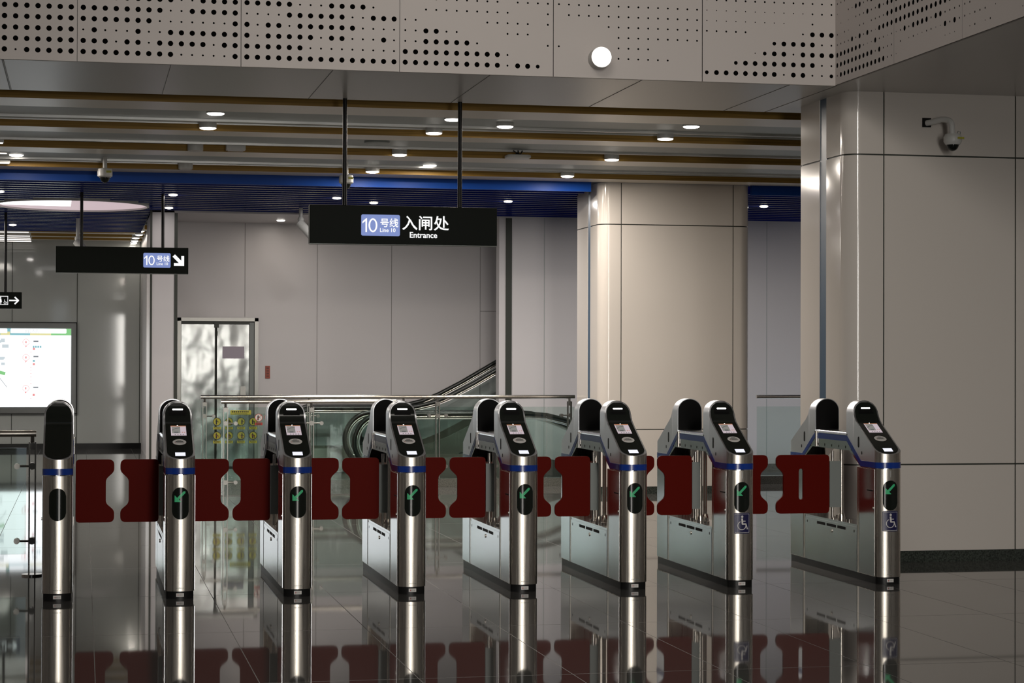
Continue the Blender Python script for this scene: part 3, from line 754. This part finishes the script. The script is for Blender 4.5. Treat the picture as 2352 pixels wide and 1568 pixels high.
    if sticker:
        d = MB(); grid_patch(d, rrect(-.058, .060, .383, .531, .006), oncyl(.002), 0, 12)
        f3 = oncyl(.0032); f4 = oncyl(.0036)
        for z in (.390, .522):
            for k in range(8): flat(d, [(-.051+.013*k, z), (-.038+.013*k, z), (-.038+.013*k, z+.0025), (-.051+.013*k, z+.0025)], f3, 1)
        for xx in (-.053, .0525): flat(d, [(xx, .390), (xx+.0022, .390), (xx+.0022, .5245), (xx, .5245)], f3, 1)
        ox, oz = .004, .455
        flat(d, disc2(ox-.004, oz+.049, .0085, .009, 16), f4, 1)
        flat(d, [(ox-.012, oz+.036), (ox+.002, oz+.036), (ox+.004, oz-.004), (ox-.008, oz-.004)], f4, 1)
        bar2(d, (ox-.002, oz+.017), (ox+.021, oz+.017), .006, f4, 1)
        bar2(d, (ox-.006, oz-.003), (ox+.026, oz-.003), .009, f4, 1)
        bar2(d, (ox+.024, oz-.002), (ox+.036, oz-.038), .008, f4, 1)
        bar2(d, (ox+.030, oz-.038), (ox+.041, oz-.038), .005, f4, 1)
        ring2(d, ox-.006, oz-.014, .027, .032, f4, 1, 110, 370, 26)
        d.build('accessibility_sign', [NAVY, WHITEST], fc)['label'] = 'navy wheelchair sign'
    # flaps with their hinge posts
    UL = .862
    for s, w_, wide in ((-1, left, wl), (1, right, wr)):
        dx = -.045 if s < 0 else .030
        if w_ is None: continue
        p = MB(); uu = UL if s < 0 else UL+.12
        p.tube([(dx, uu, .40), (dx, uu, .425), (dx, uu, .455), (dx, uu, .4551), (dx, uu, .95)], [.030, .030, .020, .0155, .0155], 18); p.build('hinge_post', TUBE, t, smooth=40)
        if w_ is None: continue
        o_ = .114 if not wide else .146
        fm = flap_mb(w_, wide); me_v = [(s*(a+o_), UL+u, z+.456) for a, u, z in fm.v]
        ff = MB(); ff.add(me_v, fm.f if s > 0 else [f[::-1] for f in fm.f]); fl = ff.build('flap', RED, t)
        a = MB(); a.box(s*(o_-.002), s*.050, UL-.014, UL+.014, .500, .852); a.build('flap_holder', GREYPL, fl)
        for z0_, z1_ in ((.42, .50), (.852, .93)):
            a = MB(); a.tube([(s*(o_-.03), UL, z0_), (s*(o_-.03), UL, z1_)], .011, 12); a.build('pivot', TUBE, fl, smooth=40)
    # hinge bases on the saddle
    d = MB()
    for (a, u_) in ((-.045, .70), (.03, .62), (-.05, 1.02), (.035, 1.14)): d.tube([(a, u_, .402), (a, u_, .420)], .022, 14)
    d.build('hinge_base', TUBE, t, smooth=40)
    return t
GX = [-.158, .649, 1.440, 2.229, 3.020, 3.812, 4.600, 5.723]
GL = ['leftmost steel ticket gate with blank black head and unlit indicator', 'steel ticket gate with lit screen, second from the left, in front of the pier', 'steel ticket gate in front of the yellow warning stickers, third from the left',
      'steel ticket gate standing under the left part of the entrance sign, fourth from the left', 'steel ticket gate in front of the escalators, fifth from the left', 'steel ticket gate without wheelchair sign in front of the farther white column',
      'steel ticket gate with wheelchair sign in front of the farther white column', 'rightmost steel ticket gate with wheelchair sign and wide slotted flap']
for i, x in enumerate(GX):
    make_gate(x, GL[i], face=i > 0, left=None if i == 0 else (.425 if i == 7 else .268), right=None if i == 7 else (.372 if i == 6 else .268), wl=i == 7, wr=False, sticker=i > 5)

# ---------------------------------------------------------------- hanging signs
def ten(mb, x, z, h, fn, mi=0):       # the digits 1 and 0, h tall, x = left edge
    s = h
    flat(mb, [(x+.22*s, z), (x+.34*s, z), (x+.34*s, z+s), (x+.26*s, z+s), (x+.0*s, z+.76*s), (x+.0*s, z+.62*s), (x+.22*s, z+.80*s)], fn, mi)
    n = 32; cx, cz = x+.77*s, z+.5*s; vs = []
    for k in range(n+1):
        t = 2*PI*k/n; c, q = math.cos(t), math.sin(t)
        vs += [fn(cx+.205*s*c, cz+.39*s*q), fn(cx+.325*s*c, cz+.505*s*q)]
    mb.add(vs, [(2*k, 2*k+1, 2*k+3, 2*k+2) for k in range(n)], mi)
def hanging_sign(name, x0, x1, z0, z1, y, poles, ztop_, label, th=.10, pr=.018):
    cx = (x0+x1)/2
    t = empty(name, (cx, y, z0), label, 'sign')
    b = MB(); b.box(x0-cx, x1-cx, 0, th, 0, z1-z0); bx_ = b.build('sign_box', SIGNBLK, t, bevel=.004)
    for px in poles:
        p = MB(); p.tube([(px-cx, th/2, z1-z0), (px-cx, th/2, ztop_-z0)], pr, 14); p.build('hanging_pole', BLACK, t, smooth=40)
    b = MB(); b.box(x0-cx+.001, x1-cx-.001, -.002, th+.002, -.004, .0); b.build('edge_strip', GREYPL, t)
    return t, cx
y = 16.83
t, cx = hanging_sign('entrance_sign', 1.826, 3.400, 2.573, 2.892, y, (2.12, 3.09), 3.78, 'black hanging sign reading Entrance over the gates')
fn = lambda a, z: (a-cx, -.003, z-2.573)
b = MB(); flat(b, rrect(2.252, 2.576, 2.642, 2.818, .014), fn); bd = b.build('line_badge', SIGNBL, t)
fn2 = lambda a, z: (a-cx, -.0045, z-2.573)
b = MB(); ten(b, 2.262, 2.672, .114, fn2); b.build('numeral', SIGNW, bd)
text_obj('号线', .078, (2.408-cx, -.005, 2.722-2.573), SIGNW, bd, bold=.001)
text_obj('Line 10', .046, (2.406-cx, -.005, 2.675-2.573), SIGNW, bd, bold=.0006, sx=.98)
text_obj('入闸处', .128, (2.592-cx, -.005, 2.706-2.573), SIGNW, t, bold=.0015, sx=1.04)
text_obj('Entrance', .066, (2.655-cx, -.005, 2.632-2.573), SIGNW, t, bold=.0011, sx=1.0)
y = 26.15
t, cx = hanging_sign('direction_sign', -.333, 1.303, 2.70, 3.03, y, (-.02, .985), 4.05, 'black hanging sign with line badge and white diagonal arrow', .10, .02)
fn = lambda a, z: (a-cx, -.003, z-2.70); fn2 = lambda a, z: (a-cx, -.0045, z-2.70)
b = MB(); flat(b, rrect(.742, 1.081, 2.775, 2.959, .016), fn); bd = b.build('line_badge', SIGNBL, t)
b = MB(); ten(b, .752, 2.806, .120, fn2); b.build('numeral', SIGNW, bd)
text_obj('号线', .082, (.906-cx, -.005, 2.858-2.70), SIGNW, bd, bold=.001)
text_obj('Line 10', .049, (.904-cx, -.005, 2.808-2.70), SIGNW, bd, bold=.0006)
b = MB(); bar2(b, (1.120, 2.930), (1.225, 2.825), .042, fn2); bar2(b, (1.122, 2.818), (1.250, 2.818), .036, fn2); bar2(b, (1.232, 2.800), (1.232, 2.925), .036, fn2)
b.build('arrow', SIGNW, t)
y = 29.95
t, cx = hanging_sign('toilet_sign', -1.95, -.853, 2.337, 2.572, y, (-1.08, -1.7), 4.05, 'small black hanging sign with toilet pictograms and right arrow at the left edge', .1, .02)
fn2 = lambda a, z: (a-cx, -.0045, z-2.337)
b = MB(); bar2(b, (-1.025, 2.453), (-.90, 2.453), .02, fn2); bar2(b, (-.95, 2.503), (-.895, 2.450), .02, fn2); bar2(b, (-.95, 2.403), (-.895, 2.456), .02, fn2); b.build('arrow', SIGNW, t)
b = MB()
for (a, c) in (((-1.34, 2.395), (-1.04, 2.395)), ((-1.34, 2.512), (-1.04, 2.512)), ((-1.045, 2.395), (-1.045, 2.512)), ((-1.335, 2.395), (-1.335, 2.512))): bar2(b, a, c, .008, fn2)
for px in (-1.30, -1.22, -1.145):
    flat(b, disc2(px, 2.493, .010, .010, 10), fn2); flat(b, [(px-.018, 2.430), (px+.018, 2.430), (px+.010, 2.480), (px-.010, 2.480)], fn2); bar2(b, (px-.007, 2.432), (px-.007, 2.405), .008, fn2); bar2(b, (px+.007, 2.432), (px+.007, 2.405), .008, fn2)
ring2(b, -1.085, 2.420, .012, .017, fn2, 0, 120, 380, 14); bar2(b, (-1.09, 2.465), (-1.085, 2.43), .007, fn2); bar2(b, (-1.085, 2.433), (-1.068, 2.433), .006, fn2); bar2(b, (-1.068, 2.433), (-1.058, 2.408), .006, fn2)
b.build('pictograms', SIGNW, t)

# ---------------------------------------------------------------- round wall lamp on the bulkhead
t = empty('wall_lamp', (3.86, 15.22, 3.925), 'round glowing wall lamp on the perforated bulkhead', 'wall lamp')
b = MB(); b.tube([(0, 0, 0), (-.0, -.115, 0)], .079, 40); b.build('housing', WHITEPL, t, smooth=40)
b = MB(); b.tube([(0, -.115, 0), (0, -.126, 0), (0, -.130, 0)], [.0745, .0745, .068], 40); b.build('lens', glow('wall_lamp_glow', (1, .97, .92), 3.5), t, smooth=40)

# ---------------------------------------------------------------- security cameras and small ceiling fittings
t = empty('dome_camera', (6.662, 15.468, 3.542), 'white dome camera on a bent arm fixed to the right column', 'security camera')
b = MB(); b.box(-.037, .037, -.004, 0, -.037, .037); b.build('wall_plate', BLACK, t)
b = MB(); cpts = [(0, 0, -.005), (.03, -.05, .0), (.07, -.13, .012)]+[(.07+.0+.038*math.sin(math.radians(a))+.01, -.13-.09*math.sin(math.radians(a)), .012-.05*(1-math.cos(math.radians(a)))) for a in (20, 40, 60, 80, 90)]+[(.12, -.225, -.09), (.12, -.225, -.125)]
b.tube(cpts, .0235, 16); b.build('arm', WHITEPL, t, smooth=50)
b = MB(); b.tube([(.125, -.225, -.115), (.125, -.225, -.13), (.125, -.225, -.135), (.125, -.225, -.175), (.125, -.225, -.20)], [.060, .068, .072, .072, .056], 28); hs = b.build('housing', WHITEPL, t, smooth=40)
b = MB(); b.sphere((.125, -.225, -.197), .048, z0=-1, z1=.1, sc=(1, 1, 1.1), n=24); b.build('dome', BGLASS, t, smooth=60)
b = MB(); b.box(.135, .19, -.300, -.290, -.160, -.144); b.build('label_plate', YEL, hs)
b = MB(); b.tube([(.16, -.225, -.115), (.17, -.225, -.09), (.19, -.225, -.095), (.19, -.225, -.12)], .004, 8); b.build('cable', GREYPL, t)
def hang_dome(x, y_, zt, zc, label):
    t = empty('dome_camera', (x, y_, zc), label, 'security camera', 'hanging dome cameras')
    b = MB(); b.tube([(0, 0, .04), (0, 0, zt-zc)], .024, 14); b.build('drop_pipe', WHITEPL, t, smooth=40)
    b = MB(); b.tube([(0, 0, .045), (0, 0, .035), (0, 0, -.0), (0, 0, -.045), (0, 0, -.06)], [.04, .075, .082, .082, .06], 28); h_ = b.build('housing', WHITEPL, t, smooth=40)
    b = MB(); b.sphere((0, 0, -.055), .055, z0=-1, z1=.1, n=24, sc=(1, 1, 1.15)); b.build('dome', BGLASS, t, smooth=60)
    b = MB(); b.box(.015, .07, -.088, -.078, -.012, .012); b.build('label_plate', YEL, h_)
hang_dome(.231, 23.0, 3.85, 3.68, 'white dome camera hanging in front of the blue fascia at left')
hang_dome(2.905, 23.0, 3.85, 3.665, 'white dome camera half hidden behind the left pole of the entrance sign')
def bullet(x, y_, zt, zc, label, d=1):
    t = empty('bullet_camera', (x, y_, zc), label, 'security camera', 'hanging bullet cameras')
    b = MB(); b.tube([(0, 0, .10), (0, 0, zt-zc)], .026, 12); b.tube([(0, 0, .12), (0, 0, .09), (0, 0, .03)], [.035, .045, .03], 12); b.build('drop_pipe', WHITEPL, t, smooth=40)
    b = MB(); p0, p1 = Vector((-.02*d, 0, .05)), Vector((.20*d, -.10, -.20)); b.tube([p0, p0.lerp(p1, .5), p1], [.06, .06, .066], 16); b.build('body', WHITEPL, t, smooth=40)
    b = MB(); dd = (p1-p0).normalized(); b.tube([p1, p1+dd*.006], .05, 16); b.build('lens', BGLASS, t)
bullet(2.93, 28.14, 4.05, 3.46, 'white bullet camera poking out behind the left end of the entrance sign')
bullet(-.08, 31.0, 4.05, 3.32, 'white bullet camera hanging above the direction sign at left', 1)
t = empty('wifi_box', (4.505, 21.2, 3.79), 'flat white rounded wireless box hanging from dark cables between the ceiling lamps', 'wireless box')
b = MB(); b.prism(rrect(-.13, .13, -.11, .11, .06), lambda x, y: (x, y, -.035), lambda x, y: (x, y, 0)); b.build('housing', WHITEPL, t, bevel=.01)
b = MB(); b.tube([(-.04, 0, 0), (.0, 0, .025), (.03, 0, .01), (.05, 0, .05)], .007, 8); b.tube([(.03, .02, 0), (-.02, 0, .03), (-.05, 0, .05)], .007, 8); b.tube([(0, -.02, 0), (0, -.02, .05)], .007, 8); b.build('cables', BLACK, t)
t = empty('emergency_light', (1.54, 21.3, 3.80), 'small white rectangular box on the ceiling left of the entrance sign', 'ceiling box')
b = MB(); b.box(-.10, .10, -.05, .05, -.02, .05); b.build('housing', WHITEPL, t, bevel=.006); b = MB(); b.box(-.08, .08, -.04, .04, -.026, -.02); b.build('cover', WHITEST, t)
t = empty('ceiling_speaker', (2.93, 20.7, 3.84), 'flat pale round disc on the ceiling right of the left sign pole', 'ceiling disc')
b = MB(); b.tube([(0, 0, .01), (0, 0, -.012), (0, 0, -.018)], [.13, .13, .11], 32); b.build('disc', GREYC, t, smooth=40)

# ---------------------------------------------------------------- light box with the map
t = empty('map_light_box', (-1.3, 37.93, .55), 'bright backlit station map board on the far grey wall', 'light box')
OX_, OZ_ = -1.3, .55
def bx2(mb, x0, x1, z0, z1, y0, y1, mi=0): mb.box(x0-OX_, x1-OX_, y0, y1, z0-OZ_, z1-OZ_, mi)
b = MB(); bx2(b, -2.66, -.105, .645, 2.285, 0, .07); b.build('case', mat('box_case', (.10, .105, .10), .25), t)
b = MB()
bx2(b, -2.66, -.105, .635, .65, -.012, .02); bx2(b, -2.66, -.105, 2.28, 2.295, -.012, .02); bx2(b, -.115, -.100, .635, 2.295, -.012, .02); bx2(b, -2.675, -2.66, .635, 2.295, -.012, .02); b.build('frame', BLACK, t)
b = MB(); bx2(b, -2.45, -.205, .762, 2.178, -.010, 0); sc = b.build('lit_face', BOXW, t)
fn = lambda a, z: (a-OX_, -.012, z-OZ_); fn2 = lambda a, z: (a-OX_, -.0135, z-OZ_)
pg, py, pt, pr_, pgy, pdk = glow('print_green', (.30, .75, .30), .8), glow('print_yellow', (.85, .80, .40), .9), glow('print_teal', (.25, .55, .62), .9), glow('print_red', (.85, .30, .30), 1), glow('print_grey', (.62, .70, .74), .95), glow('print_dark', (.25, .27, .30), .9)
b = MB()
def rc2(x0, x1, z0, z1, mi, f_=fn): flat(b, [(x0, z0), (x1, z0), (x1, z1), (x0, z1)], f_, mi)
rc2(-.60, -.205, 2.055, 2.178, 0); rc2(-1.50, -.60, 2.055, 2.178, 2); rc2(-2.55, -1.50, 2.055, 2.178, 0)
rc2(-.93, -.56, 2.055, 2.09, 1, fn2); rc2(-1.45, -1.28, 2.055, 2.12, 1, fn2)
for a0, a1 in ((-1.27, -.29), (-2.4, -1.33)): flat(b, rrect(a0, a1, 2.092, 2.176, .015), lambda a, z: (a-OX_, -.0145, z-OZ_), 6)
for (zc, nb) in ((1.93, 1), (1.655, 1), (1.10, 1)):
    ring2(b, -1.00, zc, .052, .060, fn2, 3); flat(b, [(-1.02, zc-.065), (-.98, zc-.065), (-1.0, zc-.095)], fn2, 3); rc2(-1.012, -.988, zc-.02, zc+.02, 3, fn2)
    rc2(-.87, -.78, zc+.005, zc+.03, 5, fn2); rc2(-.88, -.84, zc-.14, zc-.10, 3, fn2); rc2(-.82, -.70, zc-.122, zc-.117, 4, fn2); rc2(-.92, -.90, zc-.185, zc-.175, 3, fn2)
for k in range(4): rc2(-.88+.04*k, -.85+.04*k, 1.83, 1.87, 2, fn2)
rc2(-.88, -.84, 1.575, 1.61, 2, fn2); rc2(-1.002, -.998, 1.20, 1.56, 3, fn2)
for k in range(5): rc2(-.92, -.90, 1.42-.06*k, 1.43-.06*k, 3, fn2); rc2(-.87, -.70+.02*(k % 3), 1.42-.06*k, 1.425-.06*k, 4, fn2)
random.seed(5)
rc2(-2.5, -1.30, .82, 2.02, 6, fn)
for k in range(46):
    a, z = random.uniform(-2.45, -1.42), random.uniform(1.0, 1.97); w_, h_ = random.uniform(.03, .12), random.uniform(.03, .10)
    rc2(a, a+w_, z, z+h_, 4, fn2)
bar2(b, (-1.75, 1.75), (-1.48, 1.36), .05, lambda a, z: (a-OX_, -.0145, z-OZ_), 0); bar2(b, (-1.50, 1.40), (-1.36, 1.36), .06, lambda a, z: (a-OX_, -.0145, z-OZ_), 0)
bar2(b, (-1.50, 1.34), (-1.33, 1.12), .010, fn2, 5); bar2(b, (-2.4, 1.55), (-1.35, 1.72), .025, fn2, 6); rc2(-1.62, -1.55, 1.64, 1.66, 3, fn2)
for k in range(8): rc2(-1.60, -1.40, .98-.02*k, .984-.02*k, 5, fn2)
b.build('map_print', [pg, py, pt, pr_, pgy, pdk, BOXW], sc)
text_obj('出口资讯', .062, (-1.03-OX_, -.016, 2.108-OZ_), pdk, sc)

# ---------------------------------------------------------------- steel double door and plates
door = bpy.data.objects.new('door_1', None); COL.objects.link(door); door.location = (1.98, 30.99, 0); struct(door, 'polished stainless steel double door in the recess wall')
def dbox(x0, x1, y0, y1, z0, z1, nm, mt, par=None, bev=None):
    q = MB(); q.box(x0-1.98, x1-1.98, y0, y1, z0, z1); return q.build(nm, mt, par or door, bevel=bev)
WARP = mat('warped_steel', (.22, .225, .22), .22, 1., bump=(2.0, (1, 1, .8), .26, .10))
dbox(1.385, 1.44, -.05, .0, 0, 2.25, 'door_frame', FRAME); dbox(2.535, 2.59, -.05, 0, 0, 2.25, 'door_frame', FRAME); dbox(1.385, 2.59, -.05, 0, 2.20, 2.25, 'door_frame', FRAME)
dbox(1.44, 2.535, -.012, 0, 0, 2.20, 'door_back', DARK)
dbox(1.445, 1.94, -.03, -.012, 0.02, 2.15, 'door_leaf', WARP); rl = dbox(1.975, 2.45, -.03, -.012, 0.02, 2.15, 'door_leaf', WARP)
dbox(2.46, 2.53, -.02, -.012, 0.02, 2.18, 'side_strip', GREYPL)
q = MB(); q.tube([(-.015, -.045, .1), (-.015, -.045, 2.12)], .008, 8); q.tube([(-.015, -.045, 2.05), (-.015, -.045, 1.98)], .016, 8); q.box(-.05, .02, -.07, -.03, 2.10, 2.18); q.build('lock_rod', DARK, door)
dbox(2.055, 2.38, -.034, -.030, 1.64, 1.82, 'notice_plate', mat('lilac_plate', (.36, .31, .37), .45), rl)
dbox(2.32, 2.40, -.07, -.03, 1.02, 1.22, 'door_handle', FRAME, rl)
t = empty('red_notice', (2.735, 30.99, 1.34), 'small red vertical notice on the wall right of the steel door', 'notice')
b = MB(); b.box(-.035, .035, -.006, 0, 0, .19); b.build('board', mat('notice_red', (.33, .06, .03), .5), t)
b = MB()
for k in range(4): b.box(-.018, .018, -.008, -.006, .025+.04*k, .045+.04*k)
b.build('marks', mat('notice_mark', (.12, .03, .02), .5), t)

# ---------------------------------------------------------------- glass railings
def railing(xa, xb, y_, zr, posts, seams, label, g0=.1, g1=1.02, gx=None, curb=True, grp=None):
    ox = (xa+xb)/2
    t = empty('glass_railing', (ox, y_, 0), label, 'railing', grp)
    b = MB(); b.tube([(xa-ox, 0, zr), (xb-ox, 0, zr)], .024, 18); b.build('handrail', TUBE, t, smooth=40)
    for px in posts:
        b = MB(); 
        for d in (-.022, .022): b.box(px-ox+d-.005, px-ox+d+.005, -.035, .035, .0, zr-.06)
        b.tube([(px-ox, 0, zr-.10), (px-ox, 0, zr-.02)], .014, 10)
        po = b.build('post', POST, t)
        b = MB()
        for z in (zr-.09, zr-.24, .26):
            b.tube([(px-ox, -.045, z), (px-ox, .045, z)], .026, 14)
            if z < zr-.1:
                for d in (-1, 1):
                    if xa+.05 < px+d*.13 < xb-.02 or len(posts) < 2:
                        b.tube([(px-ox, -.03, z), (px-ox+d*.11, -.03, z)], .008, 8); b.tube([(px-ox+d*.11, -.05, z), (px-ox+d*.11, .02, z)], .022, 12)
        b.build('clamp', POST, po, smooth=40)
    if curb:
        b = MB(); b.box(xa-ox, xb-ox, -.05, .12, 0, .10); b.build('stone_kerb', GRANITE, t)
    ss = [gx[0] if gx else xa]+list(seams)+[gx[1] if gx else xb]
    for a, c in zip(ss, ss[1:]):
        b = MB(); b.box(a-ox+.006, c-ox-.006, .0, .010, g0, g1); b.build('glass_pane', GLASS, t)
    return t, ox
tC, oxC = railing(1.45, 6.27, 25.9, 1.15, (1.50, 2.81, 4.02, 4.46, 5.12, 6.20), (2.6, 3.75, 4.98, 5.90), 'long glass railing with steel handrail in front of the escalators')
tB, oxB = railing(1.50, 3.45, 22.8, 1.152, (1.55, 2.50, 3.40), (2.50,), 'nearer short glass railing with round clamps in front of the escalator newels', g0=.12, curb=False)
railing(8.75, 11.9, 25.9, 1.15, (9.9, 11.2), (10.2,), 'glass railing visible between the two white columns')
t, ox = railing(-2.2, -.335, 15.66, 1.055, (-.362, -1.6), (-1.2,), 'glass railing with steel handrail left of the leftmost ticket gate', g0=.16, g1=.95, gx=(-2.2, -.40), curb=False)
b = MB(); b.tube([(-.362-ox, 0, 0), (-.362-ox, 0, .012)], .075, 24); b.build('foot_plate', TUBE, t, smooth=40)
# warning stickers on the railing glass
YG = 25.9
def sticker_round(x, z, r, label, red=False, y_=YG, fig=0):
    t = empty('warning_sticker', (x, y_-.004, z), label, 'sticker', 'warning stickers on the railing glass')
    f0 = lambda a, c: (a, 0, c); f1 = lambda a, c: (a, -.001, c); f2 = lambda a, c: (a, -.002, c)
    b = MB(); flat(b, disc2(0, 0, r), f0, 0); ring2(b, 0, 0, r*.86, r, f1, 1)
    hx = (-.15, .0, .2, -.1)[fig % 4]*r
    flat(b, disc2(hx, r*.5, r*.13, r*.13, 10), f1, 2); flat(b, [(hx-r*.2, r*.35), (hx+r*.2, r*.35), (hx+r*.14, -r*.7), (hx-r*.14, -r*.7)], f1, 2)
    bar2(b, (hx, r*.25), (hx+r*.6, -r*.15), r*.13, f1, 2)
    if fig % 2: bar2(b, (hx+r*.35, r*.2), (hx+r*.4, -r*.7), r*.18, f1, 2)
    if fig > 3: bar2(b, (-r*.55, r*.3), (r*.6, -r*.55), r*.08, f2, 3)
    if red: bar2(b, (-r*.65, -r*.65), (r*.65, r*.65), r*.12, f2, 1)
    b.build('disc', [WHITEST if red else YEL, REDST if red else BLKST, BLKST, REDST], t)
    b = MB(); wl_ = r*.95; flat(b, [(-wl_, -r*1.9), (wl_, -r*1.9), (wl_, -r*1.25), (-wl_, -r*1.25)], f0, 0)
    for k in range(4): flat(b, [(-r*.7+r*.36*k, -r*1.5), (-r*.45+r*.36*k, -r*1.5), (-r*.45+r*.36*k, -r*1.33), (-r*.7+r*.36*k, -r*1.33)], f1, 1)
    flat(b, [(-r*.6, -r*1.78), (r*.6, -r*1.78), (r*.6, -r*1.68), (-r*.6, -r*1.68)], f1, 1)
    b.build('caption', [REDST if red else YEL, BLKST], t)
cols_ = [1.655, 1.805, 1.955, 2.105]
nm_ = ['standing figure with arm out', 'person with child', 'two people side by side', 'pushing figure']
for i, x in enumerate(cols_):
    sticker_round(x, .84, .051, 'round yellow warning sticker, upper row, %s from the left' % ('first', 'second', 'third', 'fourth')[i], fig=i)
    sticker_round(x, .665, .051, 'round yellow warning sticker, lower row, %s from the left' % ('first', 'second', 'third', 'fourth')[i], fig=i+4)
t = empty('warning_banner', (1.95, YG-.004, .925), 'long yellow notice strip above the round yellow stickers', 'sticker')
b = MB(); flat(b, rrect(-.13, .13, 0, .058, .008), lambda a, c: (a, 0, c), 0)
for k in range(9): flat(b, [(-.11+.024*k, .030), (-.093+.024*k, .030), (-.093+.024*k, .047), (-.11+.024*k, .047)], lambda a, c: (a, -.001, c), 1)
flat(b, [(-.08, .010), (.08, .010), (.08, .016), (-.08, .016)], lambda a, c: (a, -.001, c), 1)
b.build('strip', [YEL, BLKST], t)
sticker_round(1.915, .975, .044, 'round red prohibition sticker left of the third gate, left one', True, 22.8)
sticker_round(2.022, .975, .044, 'round red prohibition sticker half hidden by the third gate', True, 22.8)

# ---------------------------------------------------------------- escalators
def escalator(xn, ybs, path, label, r=.37, zc=.53, grp='escalators'):
    t = empty('escalator', (xn, ybs[0], 0), label, 'escalator', grp)
    for yb in ybs:
        y_ = yb-ybs[0]
        arc = [(-r*math.sin(math.radians(a)), y_, zc+r*math.cos(math.radians(a))) for a in range(175, -1, -10)]
        run = [(x-xn, y_, z) for x, z in path]
        pts = [(.25, y_, zc-r+.0)]+arc+run
        b = MB()
        def rail(scale_, rad, nm, mt):
            q = MB(); pp = [(.25, y_, zc-r*scale_)]+[(-r*scale_*math.sin(math.radians(a)), y_, zc+r*scale_*math.cos(math.radians(a))) for a in range(175, -1, -10)]
            dz = r*(1-scale_); pp += [(x-xn, y_, z-dz) for x, z in path]
            q.tube(pp, rad, 10); return q.build(nm, mt, t, smooth=50)
        rail(1.0, .034, 'handrail', RUBBER); rail(.90, .020, 'rail_guide', TUBE); rail(.83, .010, 'glass_edge', LIP)
        q = MB(); inner = [(-r*.86*math.sin(math.radians(a)), zc+r*.86*math.cos(math.radians(a))) for a in range(175, -1, -10)]+[(x-xn, z-.05) for x, z in path]
        low = [(x-xn, z-.60) for x, z in path][::-1]
        poly = inner+low
        # glass balustrade in strips
        q2 = MB(); 
        ptop = [(0, zc+r*.86)]+[(x-xn, z-.05) for x, z in path]; plow = [(0, zc-r*.8)]+[(x-xn, z-.60) for x, z in path]
        for i in range(len(ptop)-1): q2.add([(ptop[i][0], y_, ptop[i][1]), (ptop[i+1][0], y_, ptop[i+1][1]), (plow[i+1][0], y_, plow[i+1][1]), (plow[i][0], y_, plow[i][1])], [(0, 1, 2, 3)])
        n_ = len(inner)-len(path); q2.add([(a, y_, c) for a, c in inner[:n_]], [tuple(range(n_))]); q2.build('balustrade_glass', GLASS, t)
        q = MB(); sk_ = [(0, .0)]+[(x-xn, z-.90) for x, z in path]; tp = [(0, zc-r*.8+.02)]+[(x-xn, z-.58) for x, z in path]
        for i in range(len(sk_)-1): q.add([(sk_[i][0], y_-.02, sk_[i][1]), (sk_[i+1][0], y_-.02, sk_[i+1][1]), (tp[i+1][0], y_-.02, tp[i+1][1]), (tp[i][0], y_-.02, tp[i][1]),
                                             (sk_[i][0], y_+.02, sk_[i][1]), (sk_[i+1][0], y_+.02, sk_[i+1][1]), (tp[i+1][0], y_+.02, tp[i+1][1]), (tp[i][0], y_+.02, tp[i][1])], [(0, 1, 2, 3), (7, 6, 5, 4), (3, 2, 6, 7), (0, 4, 5, 1)])
        q.build('skirt', TUBE, t)
    q = MB()
    w_ = ybs[-1]-ybs[0]
    for i in range(len(path)-1):
        (a, za), (c, zcc) = path[i], path[i+1]
        n_ = max(1, int((c-a)/.3))
        for k in range(n_):
            x_ = a+(c-a)*k/n_; z_ = za+(zcc-za)*(k+.5)/n_-.92; q.box(x_-xn, x_+(c-a)/n_-xn+.01, .03, w_-.03, z_-.12, z_)
    q.build('steps', GREYPL, t)
    return t
escalator(3.90, (27.0, 28.0), [(3.95, .90), (5.9, .90), (6.15, .88), (6.4, .82), (6.65, .72), (7.2, .42), (8.6, -.39), (10.6, -1.54)], 'escalator going down to the right behind the long glass railing')
escalator(3.2, (29.35, 30.4), [(3.25, .93), (4.5, .93), (4.75, .95), (5.0, 1.01), (5.25, 1.11), (5.6, 1.29), (6.6, 1.87), (8.1, 2.74)], 'escalator climbing to the right behind the pale wall')
